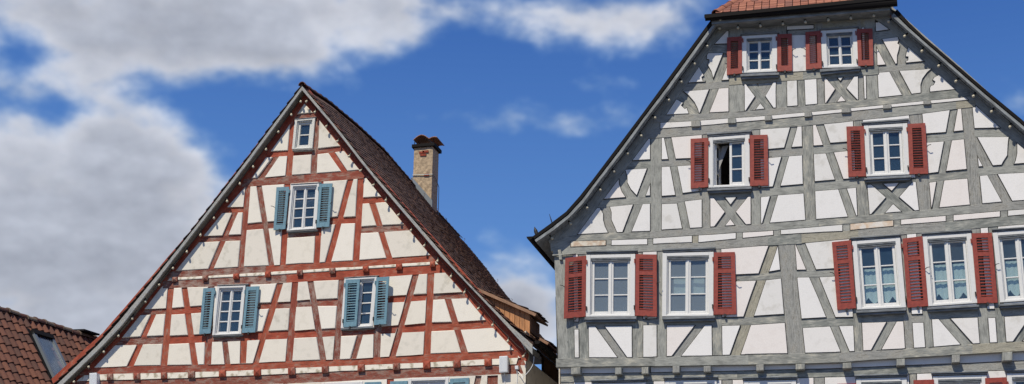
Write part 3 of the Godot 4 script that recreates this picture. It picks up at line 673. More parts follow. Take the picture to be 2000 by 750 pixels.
func materials() -> void:
	mat.red = [wood(c8(152, 64, 40), c8(130, 100, 86), c8(74, 43, 33), -0.14, 11), wood(c8(144, 63, 43), c8(128, 108, 97), c8(71, 46, 38), 0.1, 12), wood(c8(136, 64, 46), c8(130, 114, 104), c8(71, 51, 44), 0.22, 13), wood(c8(158, 72, 46), c8(125, 102, 91), c8(73, 45, 35), 0.0, 14), wood(c8(126, 57, 41), c8(136, 121, 112), c8(65, 45, 39), 0.26, 15)]
	mat.grey = [wood(c8(146, 148, 143), c8(129, 129, 122), c8(77, 78, 75), -0.12, 21), wood(c8(150, 151, 147), c8(125, 123, 116), c8(73, 72, 67), 0.06, 22), wood(c8(140, 142, 137), c8(155, 152, 140), c8(79, 78, 73), 0.02, 23), wood(c8(127, 131, 127), c8(142, 142, 135), c8(71, 72, 70), 0.06, 24), wood(c8(159, 156, 142), c8(137, 133, 118), c8(80, 77, 67), 0.1, 25)]
	mat.grey_trim = wood(c8(112, 117, 121), c8(122, 126, 128), c8(82, 86, 90), -0.3, 31, 0.6)
	mat.barge_grey = wood(c8(124, 129, 131), c8(134, 138, 139), c8(96, 100, 102), -0.3, 32, 0.6)
	mat.old_board = wood(c8(160, 163, 163), c8(132, 127, 118), c8(86, 82, 76), 0.06, 34, 0.85)
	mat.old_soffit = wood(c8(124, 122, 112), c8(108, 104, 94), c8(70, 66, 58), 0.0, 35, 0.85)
	mat.plank = wood(c8(184, 132, 90), c8(168, 120, 82), c8(120, 82, 54), 0.0, 36, 0.8)
	mat.fascia_brown = wood(c8(150, 116, 92), c8(132, 104, 84), c8(90, 66, 52), 0.0, 37, 0.8)
	mat.cream = [plaster(c8(226, 220, 207), c8(204, 198, 185), 41, 0.6), plaster(c8(222, 216, 204), c8(196, 192, 181), 42, 0.8), plaster(c8(228, 223, 211), c8(208, 202, 190), 43, 0.5), plaster(c8(219, 214, 202), c8(190, 185, 172), 141, 1.2), plaster(c8(231, 226, 215), c8(214, 208, 196), 142, 0.4)]
	mat.white = [plaster(c8(225, 224, 222), c8(208, 207, 204), 44, 0.5), plaster(c8(223, 221, 218), c8(203, 201, 197), 45, 0.7), plaster(c8(226, 221, 217), c8(214, 207, 202), 46, 0.6), plaster(c8(219, 218, 215), c8(196, 194, 188), 144, 1.1), plaster(c8(228, 227, 225), c8(212, 211, 208), 145, 0.4)]
	mat.strip = plaster(c8(232, 226, 212), c8(150, 140, 118), 47, 1.6)
	mat.flaking = mottled(c8(214, 207, 192), c8(190, 168, 146), 48, 0.02, 0.95, 256, 1.2)
	mat.rust = mottled(c8(218, 213, 205), c8(206, 184, 160), 49, 0.012, 0.95, 256, 1.3)
	mat.line = plain(c8(44, 44, 42), 0.8)
	mat.joint = plain(c8(120, 100, 88), 0.9)
	mat.white_paint = mottled(c8(216, 216, 213), c8(211, 212, 211), 51, 0.05, 0.45, 256, 1.0, 0.04)
	mat.old_white = mottled(c8(226, 226, 220), c8(176, 178, 172), 52, 0.06, 0.7, 256, 3.0)
	mat.shutter_red = mottled(c8(145, 60, 46), c8(130, 51, 40), 53, 0.04, 0.55, 256, 1.0, 0.04)
	mat.shutter_teal = mottled(c8(108, 145, 160), c8(95, 131, 147), 54, 0.05, 0.6, 256, 1.0, 0.04)
	mat.iron = plain(c8(34, 32, 32), 0.6)
	mat.dark_metal = plain(c8(27, 25, 25), 0.75)
	mat.dark_metal.metallic_specular = 0.25
	mat.iron_rust = plain(c8(96, 62, 50), 0.8)
	mat.zinc = plain(c8(120, 128, 134), 0.5, 0.4)
	mat.bulb = plain(c8(186, 178, 156), 0.25)  # bulb white dulled, standing in for the shade under the verges
	mat.curtain = plain(c8(166, 192, 191), 0.9)
	mat.curtain.backlight_enabled = true
	mat.curtain.backlight = Color(0.35, 0.38, 0.38)
	mat.room = plain(c8(150, 146, 140), 0.9)
	mat.rubble = mottled(c8(184, 163, 134), c8(154, 136, 112), 61, 0.02, 0.95, 512, 0.9)
	mat.brick = mottled(c8(150, 66, 44), c8(120, 50, 36), 62, 0.06, 0.9)
	mat.ground = mottled(c8(104, 100, 95), c8(84, 81, 78), 63, 0.02, 0.9, 256, 0.3)
	mat.side_wall = plaster(c8(206, 198, 182), c8(170, 162, 148), 64, 1.0)
	mat.plastic = plain(c8(214, 218, 222), 0.4)
	mat.tiles_dark = []
	for k in 4:
		mat.tiles_dark.append(mottled([c8(92, 63, 51), c8(78, 56, 47), c8(104, 68, 52), c8(70, 53, 46)][k], [c8(60, 44, 38), c8(56, 42, 38), c8(74, 48, 40), c8(50, 40, 36)][k], 70 + k, 0.05, 0.9, 256, 3.0))
	mat.tiles_red = []
	for k in 4:
		mat.tiles_red.append(mottled([c8(118, 74, 58), c8(104, 66, 52), c8(126, 80, 60), c8(98, 64, 52)][k], [c8(82, 54, 44), c8(76, 50, 42), c8(90, 58, 46), c8(70, 50, 44)][k], 80 + k, 0.05, 0.85, 256, 3.0))
	mat.tiles_orange = []
	for k in 4:
		mat.tiles_orange.append(mottled([c8(152, 99, 78), c8(140, 90, 72), c8(160, 108, 85), c8(130, 86, 71)][k], [c8(128, 76, 58), c8(118, 70, 56), c8(140, 86, 66), c8(104, 68, 58)][k], 90 + k, 0.05, 0.85, 256, 3.0))
	mat.cowl = mottled(c8(168, 122, 88), c8(122, 84, 62), 96, 0.05, 0.7)
	mat.moss = mottled(c8(92, 74, 62), c8(128, 118, 104), 95, 0.08, 0.95, 256, 4.0)
	var g := StandardMaterial3D.new()
	g.transparency = BaseMaterial3D.TRANSPARENCY_ALPHA
	g.albedo_color = Color(0.4, 0.55, 0.68, 0.09)
	g.roughness = 0.02
	g.metallic_specular = 1.0
	mat.glass = g
	var greyed := g.duplicate() as StandardMaterial3D
	greyed.albedo_color = Color(0.62, 0.68, 0.72, 0.26)  # grey film put into the pane in place of a paler room behind
	mat.greyed_glass = greyed

# ---------------------------------------------------------------- timber framing
func wavy(p: PackedVector2Array, amp: float) -> PackedVector2Array:
	# long straight edges of hewn timber are never quite straight
	var out := PackedVector2Array()
	for i in p.size():
		var a := p[i]
		var b := p[(i + 1) % p.size()]
		out.append(a)
		var l := a.distance_to(b)
		var k := int(l / 0.42)
		var nrm := (b - a).orthogonal().normalized()
		for j in range(1, k):
			out.append(a.lerp(b, (j + rng.randf_range(-0.2, 0.2)) / k) + nrm * rng.randf_range(-amp, amp))
	return out

func cut(list: Array, hole: PackedVector2Array, force := true) -> Array:
	# the outlines with one piece taken out; empty if that would leave an island and force is off
	var out := []
	for p in list:
		var res := Geometry2D.clip_polygons(p, hole)
		var holed := false
		for r in res:
			if Geometry2D.is_polygon_clockwise(r) and area(r) > 0.0005:
				holed = true
		if not holed:
			for r in res:
				if not Geometry2D.is_polygon_clockwise(r):
					out.append(r)
			continue
		if not force:
			return []
		var mid := Vector2.ZERO
		for q in hole:
			mid += q / hole.size()
		for side in [PackedVector2Array([mid + Vector2(-99, -99), mid + Vector2(0, -99), mid + Vector2(0, 99), mid + Vector2(-99, 99)]), PackedVector2Array([mid + Vector2(0, -99), mid + Vector2(99, -99), mid + Vector2(99, 99), mid + Vector2(0, 99)])]:
			for half in Geometry2D.intersect_polygons(p, side):
				out.append_array(Geometry2D.clip_polygons(half, hole))
	return out

func area(p: PackedVector2Array) -> float:
	var s := 0.0
	for i in p.size():
		s += p[i].cross(p[(i + 1) % p.size()])
	return absf(s) * 0.5

func frame_wall(house: Node3D, outline: PackedVector2Array, timbers: Array, holes: Array, z: float, o: Dictionary) -> void:
	var rest: Array = [outline]
	var queue := []
	var step := {"beam": 0.0, "rafter": -0.0035, "joist_end": -0.007, "post": -0.0105, "rail": -0.014, "brace": -0.0175}
	var i := 0
	for t in timbers:
		var raw := poly(t[1])
		var half := raw.size() / 2
		var g := (raw[half - 1] - raw[0]).normalized()
		if t[0] == "joist_end":
			g = Vector2(1, 0)
		var p := wavy(raw, o.wave)
		queue.append(p)
		var s := Shape.new()
		s.gx = v3(g, 0)
		s.gy = Vector3(-g.y, g.x, 0)
		s.sc = Vector2(0.5, 1.8)
		s.off = Vector2(rng.randf() * 2.0, rng.randf() * 0.5)
		var zf: float = z + step[t[0]] - (i % 4) * 0.0008
		s.prism(p, z - 0.14, zf, 0.006, false)
		var roll := rng.randf()
		var k: int = 0 if roll < o.mix[0] else (1 if roll < o.mix[1] else (2 if roll < 0.8 else (3 if roll < 0.92 else 4)))
		if t[0] == "rafter":
			k = 0
		part(t[0], s, o.wood[k], house)
		i += 1
	queue.append_array(holes)
	# what is left between the timbers is plaster; pieces that touch nothing yet wait for their neighbours
	while not queue.is_empty():
		var later := []
		for p in queue:
			var got := cut(rest, p, false)
			if got.is_empty():
				later.append(p)
			else:
				rest = got
		if later.size() == queue.size():
			rest = cut(rest, later.pop_front())
		queue = later
	for p in rest:
		if area(p) < 0.006 or Geometry2D.is_polygon_clockwise(p):
			continue
		var m := ArrayMesh.new()
		var lo := Vector2(INF, INF)
		var hi := -lo
		for q in p:
			lo = lo.min(q)
			hi = hi.max(q)
		var facing: Material = o.fill[rng.randi() % 5]
		if o.has("special"):
			for sp in o.special:
				if (lo + hi).distance_to(sp[0] * 2.0) < 0.5:
					facing = sp[1]
		if o.has("strip") and hi.y - lo.y < 0.3 and hi.x - lo.x > 0.4:
			facing = o.strip
		if o.line > 0.0:
			var rim := Shape.new()
			rim.prism(p, z - 0.1, z + 0.003, 0.0, false)
			rim.mesh(mat.line, m)
			for q in Geometry2D.offset_polygon(p, -o.line):
				if not Geometry2D.is_polygon_clockwise(q) and area(q) > 0.003:
					var s := Shape.new()
					s.prism(q, z - 0.05, z + o.proud + rng.randf() * 0.003, 0.004, false)
					s.mesh(facing, m)
		else:
			var s := Shape.new()
			s.prism(p, z - 0.1, z + o.proud + rng.randf() * 0.006, o.proud * 0.9, false)
			s.mesh(facing, m)
		put("plaster_panel", m, house)
	# masonry core behind the frame, open at the windows
	var core: Array = [outline]
	for h in holes:
		var q := PackedVector2Array()
		var c := Vector2.ZERO
		for a in h:
			c += a / h.size()
		for a in h:
			q.append(c + (a - c) * 0.93)
		core = cut(core, q)
	var w := Shape.new()
	for p in core:
		if not Geometry2D.is_polygon_clockwise(p) and area(p) > 0.01:
			w.prism(p, z - 0.32, z - 0.06, 0.0)
	part("wall", w, mat.side_wall, house)

# ---------------------------------------------------------------- windows and shutters
func at(q: PackedVector2Array, u: float, v: float) -> Vector2:
	return q[0].lerp(q[1], u).lerp(q[3].lerp(q[2], u), v)

func bar(s: Shape, q: PackedVector2Array, u0: float, u1: float, v0: float, v1: float, zb: float, zf: float, bev := 0.004) -> void:
	s.prism(PackedVector2Array([at(q, u0, v0), at(q, u1, v0), at(q, u1, v1), at(q, u0, v1)]), zb, zf, bev)

func ring(s: Shape, q: PackedVector2Array, u0: float, u1: float, v0: float, v1: float, du: float, dt: float, db: float, zb: float, zf: float, bev := 0.004) -> void:
	bar(s, q, u0, u0 + du, v0, v1, zb, zf, bev)
	bar(s, q, u1 - du, u1, v0, v1, zb, zf, bev)
	bar(s, q, u0 + du, u1 - du, v0, v0 + dt, zb, zf - 0.002, bev)
	bar(s, q, u0 + du, u1 - du, v1 - db, v1, zb, zf - 0.002, bev)

func make_window(house: Node3D, q: PackedVector2Array, z: float, cols: int, rows: int, o: Dictionary) -> Node3D:
	var node := group_node("window", house)
	var w := q[0].distance_to(q[1])
	var h := q[0].distance_to(q[3])
	var cw: float = o.casing / w
	var ct: float = o.casing * 0.8 / h
	var s := Shape.new()
	ring(s, q, 0, 1, 0, 1, cw, ct, ct * 0.55, z - 0.16, z + 0.035, 0.006)
	part("frame", s, o.paint, node)
	s = Shape.new()
	var k: float = o.get("head_gap", 0.03)
	ring(s, q, cw, 1 - cw, ct, 1 - ct * 0.55, 0.022 / w, k / h, 0.02 / h, z - 0.15, z + 0.002, 0.004)
	part("inner_frame", s, o.paint, node)
	if o.has("head"):
		s = Shape.new()
		bar(s, q, cw * 0.9, 1 - cw * 0.9, ct + 0.004 / h, ct + 0.03 / h, z - 0.02, z + 0.026, 0.003)
		bar(s, q, cw * 1.05, 1 - cw * 1.05, ct + 0.034 / h, ct + 0.06 / h, z - 0.02, z + 0.014, 0.003)
		part("head_moulding", s, o.head, node)
	var u0 := cw + 0.022 / w
	var u1 := 1.0 - u0
	var v0: float = ct + k / h
	var v1 := 1.0 - ct * 0.55 - 0.02 / h
	var open_col: int = o.get("open", -1)
	for c in cols:
		var a := lerpf(u0, u1, float(c) / cols)
		var b := lerpf(u0, u1, float(c + 1) / cols)
		var st: float = o.stile / w
		var holder: Node3D = node
		if c == open_col:
			# this leaf stands open into the room, hinged on its outer side
			holder = null
			var leaf := Shape.new()
			var hu := at(q, a, v0)
			var hd := at(q, a, v1)
			var lw := (b - a) * w
			var dirn := Vector3(0.22, 0, -0.97)
			for e in [[0.0, 0.06], [lw - 0.06, lw]]:
				var pts := []
				for dz in [0.0, 0.035]:
					for p in [[hu, e[0]], [hu, e[1]], [hd, e[1]], [hd, e[0]]]:
						pts.append(v3(p[0], z - 0.07) + dirn * p[1] + Vector3(dz, 0, 0))
				leaf.hexa(pts)
			for e in [0.0, 0.32, 0.64, 0.95]:
				var pts := []
				for dz in [0.004, 0.03]:
					for p in [[e, 0.06], [e, lw - 0.06], [e + 0.05, lw - 0.06], [e + 0.05, 0.06]]:
						pts.append(v3(hu.lerp(hd, p[0]), z - 0.07) + dirn * p[1] + Vector3(dz, 0, 0))
				leaf.hexa(pts)
			part("open_sash", leaf, o.paint, node)
			continue
		s = Shape.new()
		ring(s, q, a + 0.002, b - 0.002, v0, v1, st, st * w / h, st * w / h * 1.15, z - 0.085, z - 0.03 - 0.003 * c, 0.008)
		part("sash", s, o.paint, node)
		var ga := a + st
		var gb := b - st
		var va := v0 + st * w / h
		var vb: float = v1 - st * w / h * 1.15
		var bh: float = o.bar / h
		for r in rows:
			var ra := lerpf(va, vb, float(r) / rows) + (bh * 0.5 if r > 0 else -0.004)
			var rb := lerpf(va, vb, float(r + 1) / rows) - (bh * 0.5 if r < rows - 1 else -0.004)
			s = Shape.new()
			var pts := []
			var lean := [rng.randf_range(-0.004, 0.004), rng.randf_range(-0.004, 0.004), rng.randf_range(-0.004, 0.004)]
			lean.append(lean[0] + lean[2] - lean[1])
			for dz in [0.0, -0.004]:
				var corner := 0
				for e in [[ga - 0.004, ra - 0.003], [gb + 0.004, ra - 0.003], [gb + 0.004, rb + 0.003], [ga - 0.004, rb + 0.003]]:
					pts.append(v3(at(q, e[0], e[1]), z - 0.062 + dz + lean[corner]))
					corner += 1
			s.hexa(pts)
			part("pane", s, mat.greyed_glass if o.has("greyed") else mat.glass, node)
			if r > 0:
				s = Shape.new()
				var y := lerpf(va, vb, float(r) / rows)
				bar(s, q, ga, gb, y - bh * 0.5, y + bh * 0.5, z - 0.08, z - 0.042, 0.005)
				part("glazing_bar", s, o.paint, node)
	if cols == 2 and open_col < 0:
		s = Shape.new()
		bar(s, q, 0.5 - 0.016 / w, 0.5 + 0.016 / w, v0 + 0.002, v1 - 0.002, z - 0.034, z - 0.016, 0.004)
		part("cover_strip", s, o.paint, node)
	return node

func ledge(house: Node3D, called: String, a: Array, z: float, depth: float, m: Material) -> void:
	var s := Shape.new()
	var p := poly(a)
	var mid := [p[3].lerp(p[0], 0.45), p[2].lerp(p[1], 0.45)]
	s.gx = v3((p[1] - p[0]).normalized(), 0)
	s.gy = Vector3(0, 1, 0)
	s.sc = Vector2(0.5, 1.8)
	s.prism(PackedVector2Array([p[0], p[1], mid[1], mid[0]]), z - 0.03, z + depth, 0.008)
	s.prism(PackedVector2Array([mid[0] + Vector2(0.02, -0.001), mid[1] + Vector2(-0.02, -0.001), p[2] + Vector2(-0.02, 0), p[3] + Vector2(0.02, 0)]), z - 0.03, z + depth * 0.72, 0.008)
	part(called, s, m, house)

func shutter(house: Node3D, d: Dictionary, m: Material, hinge_right: bool) -> void:
	var node := group_node("shutter", house)
	var q := poly(d.q)
	var zz: Array = d.z
	var w := q[0].distance_to(q[1])
	var h := q[0].distance_to(q[3])
	var pos := func(u: float, v: float, off: float) -> Vector3:
		return v3(at(q, u, v), lerpf(lerpf(zz[0], zz[1], u), lerpf(zz[3], zz[2], u), v) + off)
	var blk := func(s: Shape, u0: float, u1: float, v0: float, v1: float, b: float, f: float) -> void:
		s.hexa([pos.call(u0, v0, b), pos.call(u1, v0, b), pos.call(u1, v1, b), pos.call(u0, v1, b), pos.call(u0, v0, f), pos.call(u1, v0, f), pos.call(u1, v1, f), pos.call(u0, v1, f)])
	var st: float = d.get("stile", 0.085) / w
	var rt := 0.1 / h
	var rb := 0.13 / h
	var s := Shape.new()
	blk.call(s, 0, st, 0, 1, -0.036, 0.0)
	blk.call(s, 1 - st, 1, 0, 1, -0.036, 0.0)
	blk.call(s, st, 1 - st, 0, rt, -0.034, -0.002)
	blk.call(s, st, 1 - st, 1 - rb, 1, -0.034, -0.002)
	var fields := [[rt, 1 - rb, d.n]]
	if d.two > 0:
		var mid := 0.275
		blk.call(s, st, 1 - st, mid, mid + 0.085 / h, -0.034, -0.002)
		fields = [[rt, mid, d.two], [mid + 0.085 / h, 1 - rb, d.n]]
	part("frame", s, m, node)
	for f in fields:
		for i in f[2]:
			var v := lerpf(f[0], f[1], (i + 0.5) / f[2])
			var pitch: float = (f[1] - f[0]) / f[2]
			var a: float = v - pitch * 0.2
			var b: float = v + pitch * 0.14
			var th := 0.009 / h
			s = Shape.new()
			s.hexa([pos.call(st, a, -0.034), pos.call(1 - st, a, -0.034), pos.call(1 - st, b, -0.004), pos.call(st, b, -0.004), pos.call(st, a + th, -0.038), pos.call(1 - st, a + th, -0.038), pos.call(1 - st, b + th, -0.008), pos.call(st, b + th, -0.008)])
			part("slat", s, m, node)
	# hinges on the window side, hold-back hook on the other
	var uh := 1.0 if hinge_right else 0.0
	var sg := 1.0 if hinge_right else -1.0
	for v in [0.11, 0.87]:
		s = Shape.new()
		var c: Vector3 = pos.call(uh, v, 0.006)
		s.box(c + Vector3(-0.012 + sg * 0.02, -0.045, -0.05), c + Vector3(0.012 + sg * 0.02, 0.045, 0.012))
		part("hinge", s, m if v < 0.5 else mat.iron, node)
	s = Shape.new()
	var e: Vector3 = pos.call(1.0 - uh, 0.48, 0.01)
	s.tube([e, e + Vector3(-sg * 0.035, 0.02, 0.05), e + Vector3(-sg * 0.09, 0.03, 0.05)], 0.008, 5)
	part("hook", s, mat.iron, node)
	s = Shape.new()
	var b2: Vector3 = pos.call(0.5, 1.0, -0.02)
	s.box(b2 + Vector3(-0.02, -0.05, -0.02), b2 + Vector3(0.02, 0.01, 0.03))
	part("catch", s, mat.iron, node)

# ---------------------------------------------------------------- roof tiles
func flat_tile(w: float, l: float, th: float, drop: float) -> Shape:
	# plain tile with a rounded lower end; x across, y down the slope, z out of the roof
	var s := Shape.new()
	var p := PackedVector2Array([Vector2(-w / 2, 0), Vector2(-w / 2, l - drop)])
	for k in range(1, 5):
		var a := PI * k / 5.0
		p.append(Vector2(-cos(a) * w / 2, l - drop + sin(a) * drop))
	p.append(Vector2(w / 2, l - drop))
	p.append(Vector2(w / 2, 0))
	s.prism(p, 0, th, 0.003)
	return s

func pan_tile(w: float, l: float) -> Shape:
	var s := Shape.new()
	var k := 9
	for i in k:
		var x0 := w * (float(i) / k - 0.5)
		var x1 := w * (float(i + 1) / k - 0.5)
		var f := func(x: float) -> float:
			var u := x / w + 0.5
			return 0.052 * pow(maxf(0.0, sin(PI * clampf(u / 0.62, 0.0, 1.0))), 0.8) - 0.014 * maxf(0.0, sin(PI * clampf((u - 0.62) / 0.38, 0.0, 1.0)))
		var a: float = f.call(x0)
		var b: float = f.call(x1)
		s.quad(Vector3(x0, 0, a * 0.9), Vector3(x1, 0, b * 0.9), Vector3(x1, l, b + 0.03), Vector3(x0, l, a + 0.03), Vector3(0, 0, 1))
		s.quad(Vector3(x0, l, a + 0.03), Vector3(x1, l, b + 0.03), Vector3(x1, l, b + 0.012), Vector3(x0, l, a + 0.012), Vector3(0, 1, 0))
		s.quad(Vector3(x0, l, a + 0.012), Vector3(x1, l, b + 0.012), Vector3(x1, 0, b * 0.9 - 0.016), Vector3(x0, 0, a * 0.9 - 0.016), Vector3(0, 0, -1))
	return s

func ridge_tile(r: float, l: float) -> Shape:
	# half round cap, x along the ridge
	var s := Shape.new()
	var k := 8
	for i in k:
		var a := PI * i / k
		var b := PI * (i + 1) / k
		var p := [[0.0, r], [l * 0.86, r * 0.94], [l * 0.86, r * 1.1], [l, r * 1.1]]
		for j in 3:
			var q := func(e: Array, ang: float) -> Vector3:
				return Vector3(e[0], sin(ang) * e[1], cos(ang) * e[1])
			s.quad(q.call(p[j], a), q.call(p[j], b), q.call(p[j + 1], b), q.call(p[j + 1], a), Vector3(-1 if j == 1 else 0, sin((a + b) / 2), cos((a + b) / 2)))
		s.quad(Vector3(l, sin(a) * r * 1.1, cos(a) * r * 1.1), Vector3(l, sin(b) * r * 1.1, cos(b) * r * 1.1), Vector3(l, sin(b) * r * 0.92, cos(b) * r * 0.92), Vector3(l, sin(a) * r * 0.92, cos(a) * r * 0.92), Vector3(1, 0, 0))
	return s

# old ridge of the red house: humped behind the gable
func hump(t: float) -> float:
	var ks := [0.0, 2.0, 4.0, 6.0, 8.0, 10.0, 12.0, 14.0, 40.0]
	var hs := [0.0, 0.22, 0.33, 0.38, 0.27, 0.15, 0.07, 0.0, 0.0]
	for i in ks.size() - 1:
		if t <= ks[i + 1]:
			return lerpf(hs[i], hs[i + 1], smoothstep(0.0, 1.0, (t - ks[i]) / (ks[i + 1] - ks[i])) * 0.4 + 0.6 * (t - ks[i]) / (ks[i + 1] - ks[i]))
	return 0.0

func along(p: PackedVector2Array, s: float) -> Vector2:
	var left := s
	for i in p.size() - 1:
		var l := p[i].distance_to(p[i + 1])
		if left <= l or i == p.size() - 2:
			return p[i] + (p[i + 1] - p[i]) * (left / l)
		left -= l
	return p[0]

func length_of(p: PackedVector2Array) -> float:
	var s := 0.0
	for i in p.size() - 1:
		s += p[i].distance_to(p[i + 1])
	return s

func red_roof_point(p: PackedVector2Array, s: float, t: float) -> Vector3:
	var a := along(p, s)
	return Vector3(a.x, a.y + hump(t) * (1.0 - clampf(s / 9.5, 0.0, 1.0)), 0.23 - t)

# the far end of that roof is out of square
func roof_depth(s: float) -> float:
	return 14.4 - clampf(0.8 * (s - 1.0), 0.0, 2.4)

# ---------------------------------------------------------------- sky
func make_sky() -> ImageTexture:
	var w := 4096
	var h := 2048
	var n := FastNoiseLite.new()
	n.seed = 5
	n.frequency = 1.0
	n.fractal_octaves = 6
	n.fractal_gain = 0.52
	var data := PackedByteArray()
	data.resize(w * h * 3)
	var k := Vector3(0.44, 0.62, 0.83)
	for by in range(0, h, 4):
		for bx in range(0, w, 4):
			var el0 := 90.0 - (by + 2.0) / h * 180.0
			var az0 := (bx + 2.0) / w * 360.0
			if az0 > 180.0:
				az0 -= 360.0
			var detail := az0 > -44.0 and az0 < 16.0 and el0 > 6.0 and el0 < 31.0
			var st := 1 if detail else 4
			for y in range(by, by + 4, st):
				for x in range(bx, bx + 4, st):
					var el := 90.0 - (y + 0.5 * st) / h * 180.0
					var az := (x + 0.5 * st) / w * 360.0
					if az > 180.0:
						az -= 360.0
					var c := sky_colour(n, az, el)
					var r := int(clampf(c.x, 0, 1) * 255.0 + 0.5)
					var g := int(clampf(c.y, 0, 1) * 255.0 + 0.5)
					var b := int(clampf(c.z, 0, 1) * 255.0 + 0.5)
					for yy in range(y, y + st):
						var i := (yy * w + x) * 3
						for xx in st:
							data[i] = r
							data[i + 1] = g
							data[i + 2] = b
							i += 3
	return ImageTexture.create_from_image(Image.create_from_data(w, h, false, Image.FORMAT_RGB8, data))

func sky_colour(n: FastNoiseLite, az: float, el: float) -> Vector3:
	var e := clampf(el, 0.0, 90.0)
	var up := Vector3(0.245, 0.415, 0.695)
	var low := Vector3(0.44, 0.63, 0.87)
	var base := low.lerp(up, clampf((e - 10.0) / 16.0, 0.0, 1.0))
	base = base.lerp(Vector3(0.13, 0.27, 0.55), clampf((e - 30.0) / 60.0, 0.0, 1.0))
	if el < -1.0:
		return Vector3(0.5, 0.55, 0.6)
	var ra := deg_to_rad(az)
	var re := deg_to_rad(e)
	var d := Vector3(sin(ra) * cos(re), sin(re), -cos(ra) * cos(re))
	var p := Vector3(d.x, d.y * 1.7, d.z)
	var warp := n.get_noise_3dv(p * 3.0 + Vector3(7, 3, 1)) * 0.1
	var f := n.get_noise_3dv(p * 7.0 + Vector3.ONE * warp)
	var g := n.get_noise_3dv(p * 26.0 + Vector3(4, 9, 2))
	var far := n.get_noise_3dv(p * 1.6 + Vector3(20, 0, 0))
	# open sky outside the measured part: scattered clouds of the same kind
	var inside := smoothstep(-48.0, -40.0, az) * (1.0 - smoothstep(10.0, 18.0, az)) * (1.0 - smoothstep(29.0, 36.0, e))
	var cover := lerpf(far * 1.6 - 0.12, -0.42, inside)
	for c in CLOUDS:
		var ux: float = (az - c[0]) / c[2]
		var uy: float = (el - c[1]) / c[3]
		var rr := ux * ux + uy * uy
		if rr < 7.0:
			cover += c[4] * exp(-rr * 0.9)
	var dens := cover + f * 0.8 + g * 0.36
	var a := smoothstep(-0.16, 0.86, dens)
	# billows turn a lit side up to the left, towards the sun
	var shift := Vector3(-0.02, 0.035, 0.0)
	var relief := (f - n.get_noise_3dv((p + shift) * 7.0 + Vector3.ONE * warp)) * 0.11 + (g - n.get_noise_3dv((p + shift * 0.3) * 26.0 + Vector3(4, 9, 2))) * 0.055
	var thick := smoothstep(0.45, 1.3, dens + f * 0.3)
	var lit := Vector3(0.845, 0.85, 0.88)
	var grey := Vector3(0.665, 0.685, 0.735)
	var tone := lit.lerp(grey, thick * 0.85) + Vector3.ONE * relief
	return base.lerp(tone, a * 0.96)

# ---------------------------------------------------------------- the place
func _ready() -> void:
	rng.seed = 2024
	var cam := Camera3D.new()
	cam.name = "camera"
	cam.position = Vector3(0,1.6,28)
	cam.rotation_degrees = Vector3(18.43, 14.7, 0.734)
	cam.fov = 16.4144
	cam.near = 0.1
	cam.far = 2000.0
	add_child(cam)
	cam.current = true
	var env := Environment.new()
	env.background_mode = Environment.BG_SKY
	env.sky = Sky.new()
	var pano := PanoramaSkyMaterial.new()
	pano.panorama = make_sky()
	env.sky.sky_material = pano
	env.background_energy_multiplier = 1.0
	env.tonemap_mode = Environment.TONE_MAPPER_LINEAR
	env.tonemap_exposure = 1.0
	env.sdfgi_enabled = true
	env.ssao_enabled = true
	env.ssil_enabled = true
	var we := WorldEnvironment.new()
	we.name = "world_environment"
	we.environment = env
	add_child(we)
	var sun := DirectionalLight3D.new()
	sun.name = "sun"
	sun.rotation_degrees = Vector3(-56.0, -18.0, 0.0)
	sun.light_energy = 1.5
	sun.light_color = Color(1.0, 0.96, 0.885)
	sun.light_angular_distance = 0.5
	sun.shadow_enabled = true
	add_child(sun)
	materials()
	ground()
	grey_house()
	red_house()
	pantile_house()
	lights()
	curtains()
	fittings()

func ground() -> void:
	var s := Shape.new()
	s.quad(Vector3(-300, 0, -300), Vector3(300, 0, -300), Vector3(300, 0, 300), Vector3(-300, 0, 300), Vector3.UP)
	part("ground", s, mat.ground, self).set_meta("kind", "structure")

const GREY_AT := Vector3(-0.6, 0, 0)
const RED_AT := Vector3(-13.3, 0, -1.5)

func quads_of(list: Array) -> Array:
	var out := []
	for w in list:
		out.append(poly(w.c if w is Dictionary else w))
	return out

func slab(s: Shape, a: PackedVector2Array, b: PackedVector2Array, z0: float, z1: float, j0 := 0) -> void:
	# a roof layer between two sections, carried back from z0 to z1
	for i in range(j0, a.size() - 1):
		s.hexa([v3(a[i], z0), v3(a[i + 1], z0), v3(b[i + 1], z0), v3(b[i], z0), v3(a[i], z1), v3(a[i + 1], z1), v3(b[i + 1], z1), v3(b[i], z1)])

func shifted(a: PackedVector2Array, b: PackedVector2Array, k: float) -> PackedVector2Array:
	var o := PackedVector2Array()
	for i in a.size():
		o.append(a[i].lerp(b[i], k))
	return o

func strip_poly(a: PackedVector2Array, b: PackedVector2Array) -> PackedVector2Array:
	var o := a.duplicate()
	var r := b.duplicate()
	r.reverse()
	o.append_array(r)
	return o

func head(house: Node3D, called: String, a: Array, zb: float, zf: float, m: Material, pyramid: float) -> void:
	var p := poly(a)
	var s := Shape.new()
	s.gx = Vector3(0, 1, 0)
	s.gy = Vector3(1, 0, 0)
	s.sc = Vector2(0.5, 1.8)
	s.off = Vector2(rng.randf() * 2.0, rng.randf())
	s.prism(p, zb, zf - pyramid, 0.003 if pyramid > 0.0 else 0.008)
	if pyramid > 0.0:
		var c := (p[0] + p[1] + p[2] + p[3]) / 4.0
		for i in 4:
			var b := p[i].lerp(c, 0.03)
			var d := p[(i + 1) % 4].lerp(c, 0.03)
			s.tri(v3(b, zf - pyramid + 0.001), v3(d, zf - pyramid + 0.001), v3(c, zf), v3((b + d) / 2.0 - c, 0.02))
	part(called, s, m, house)

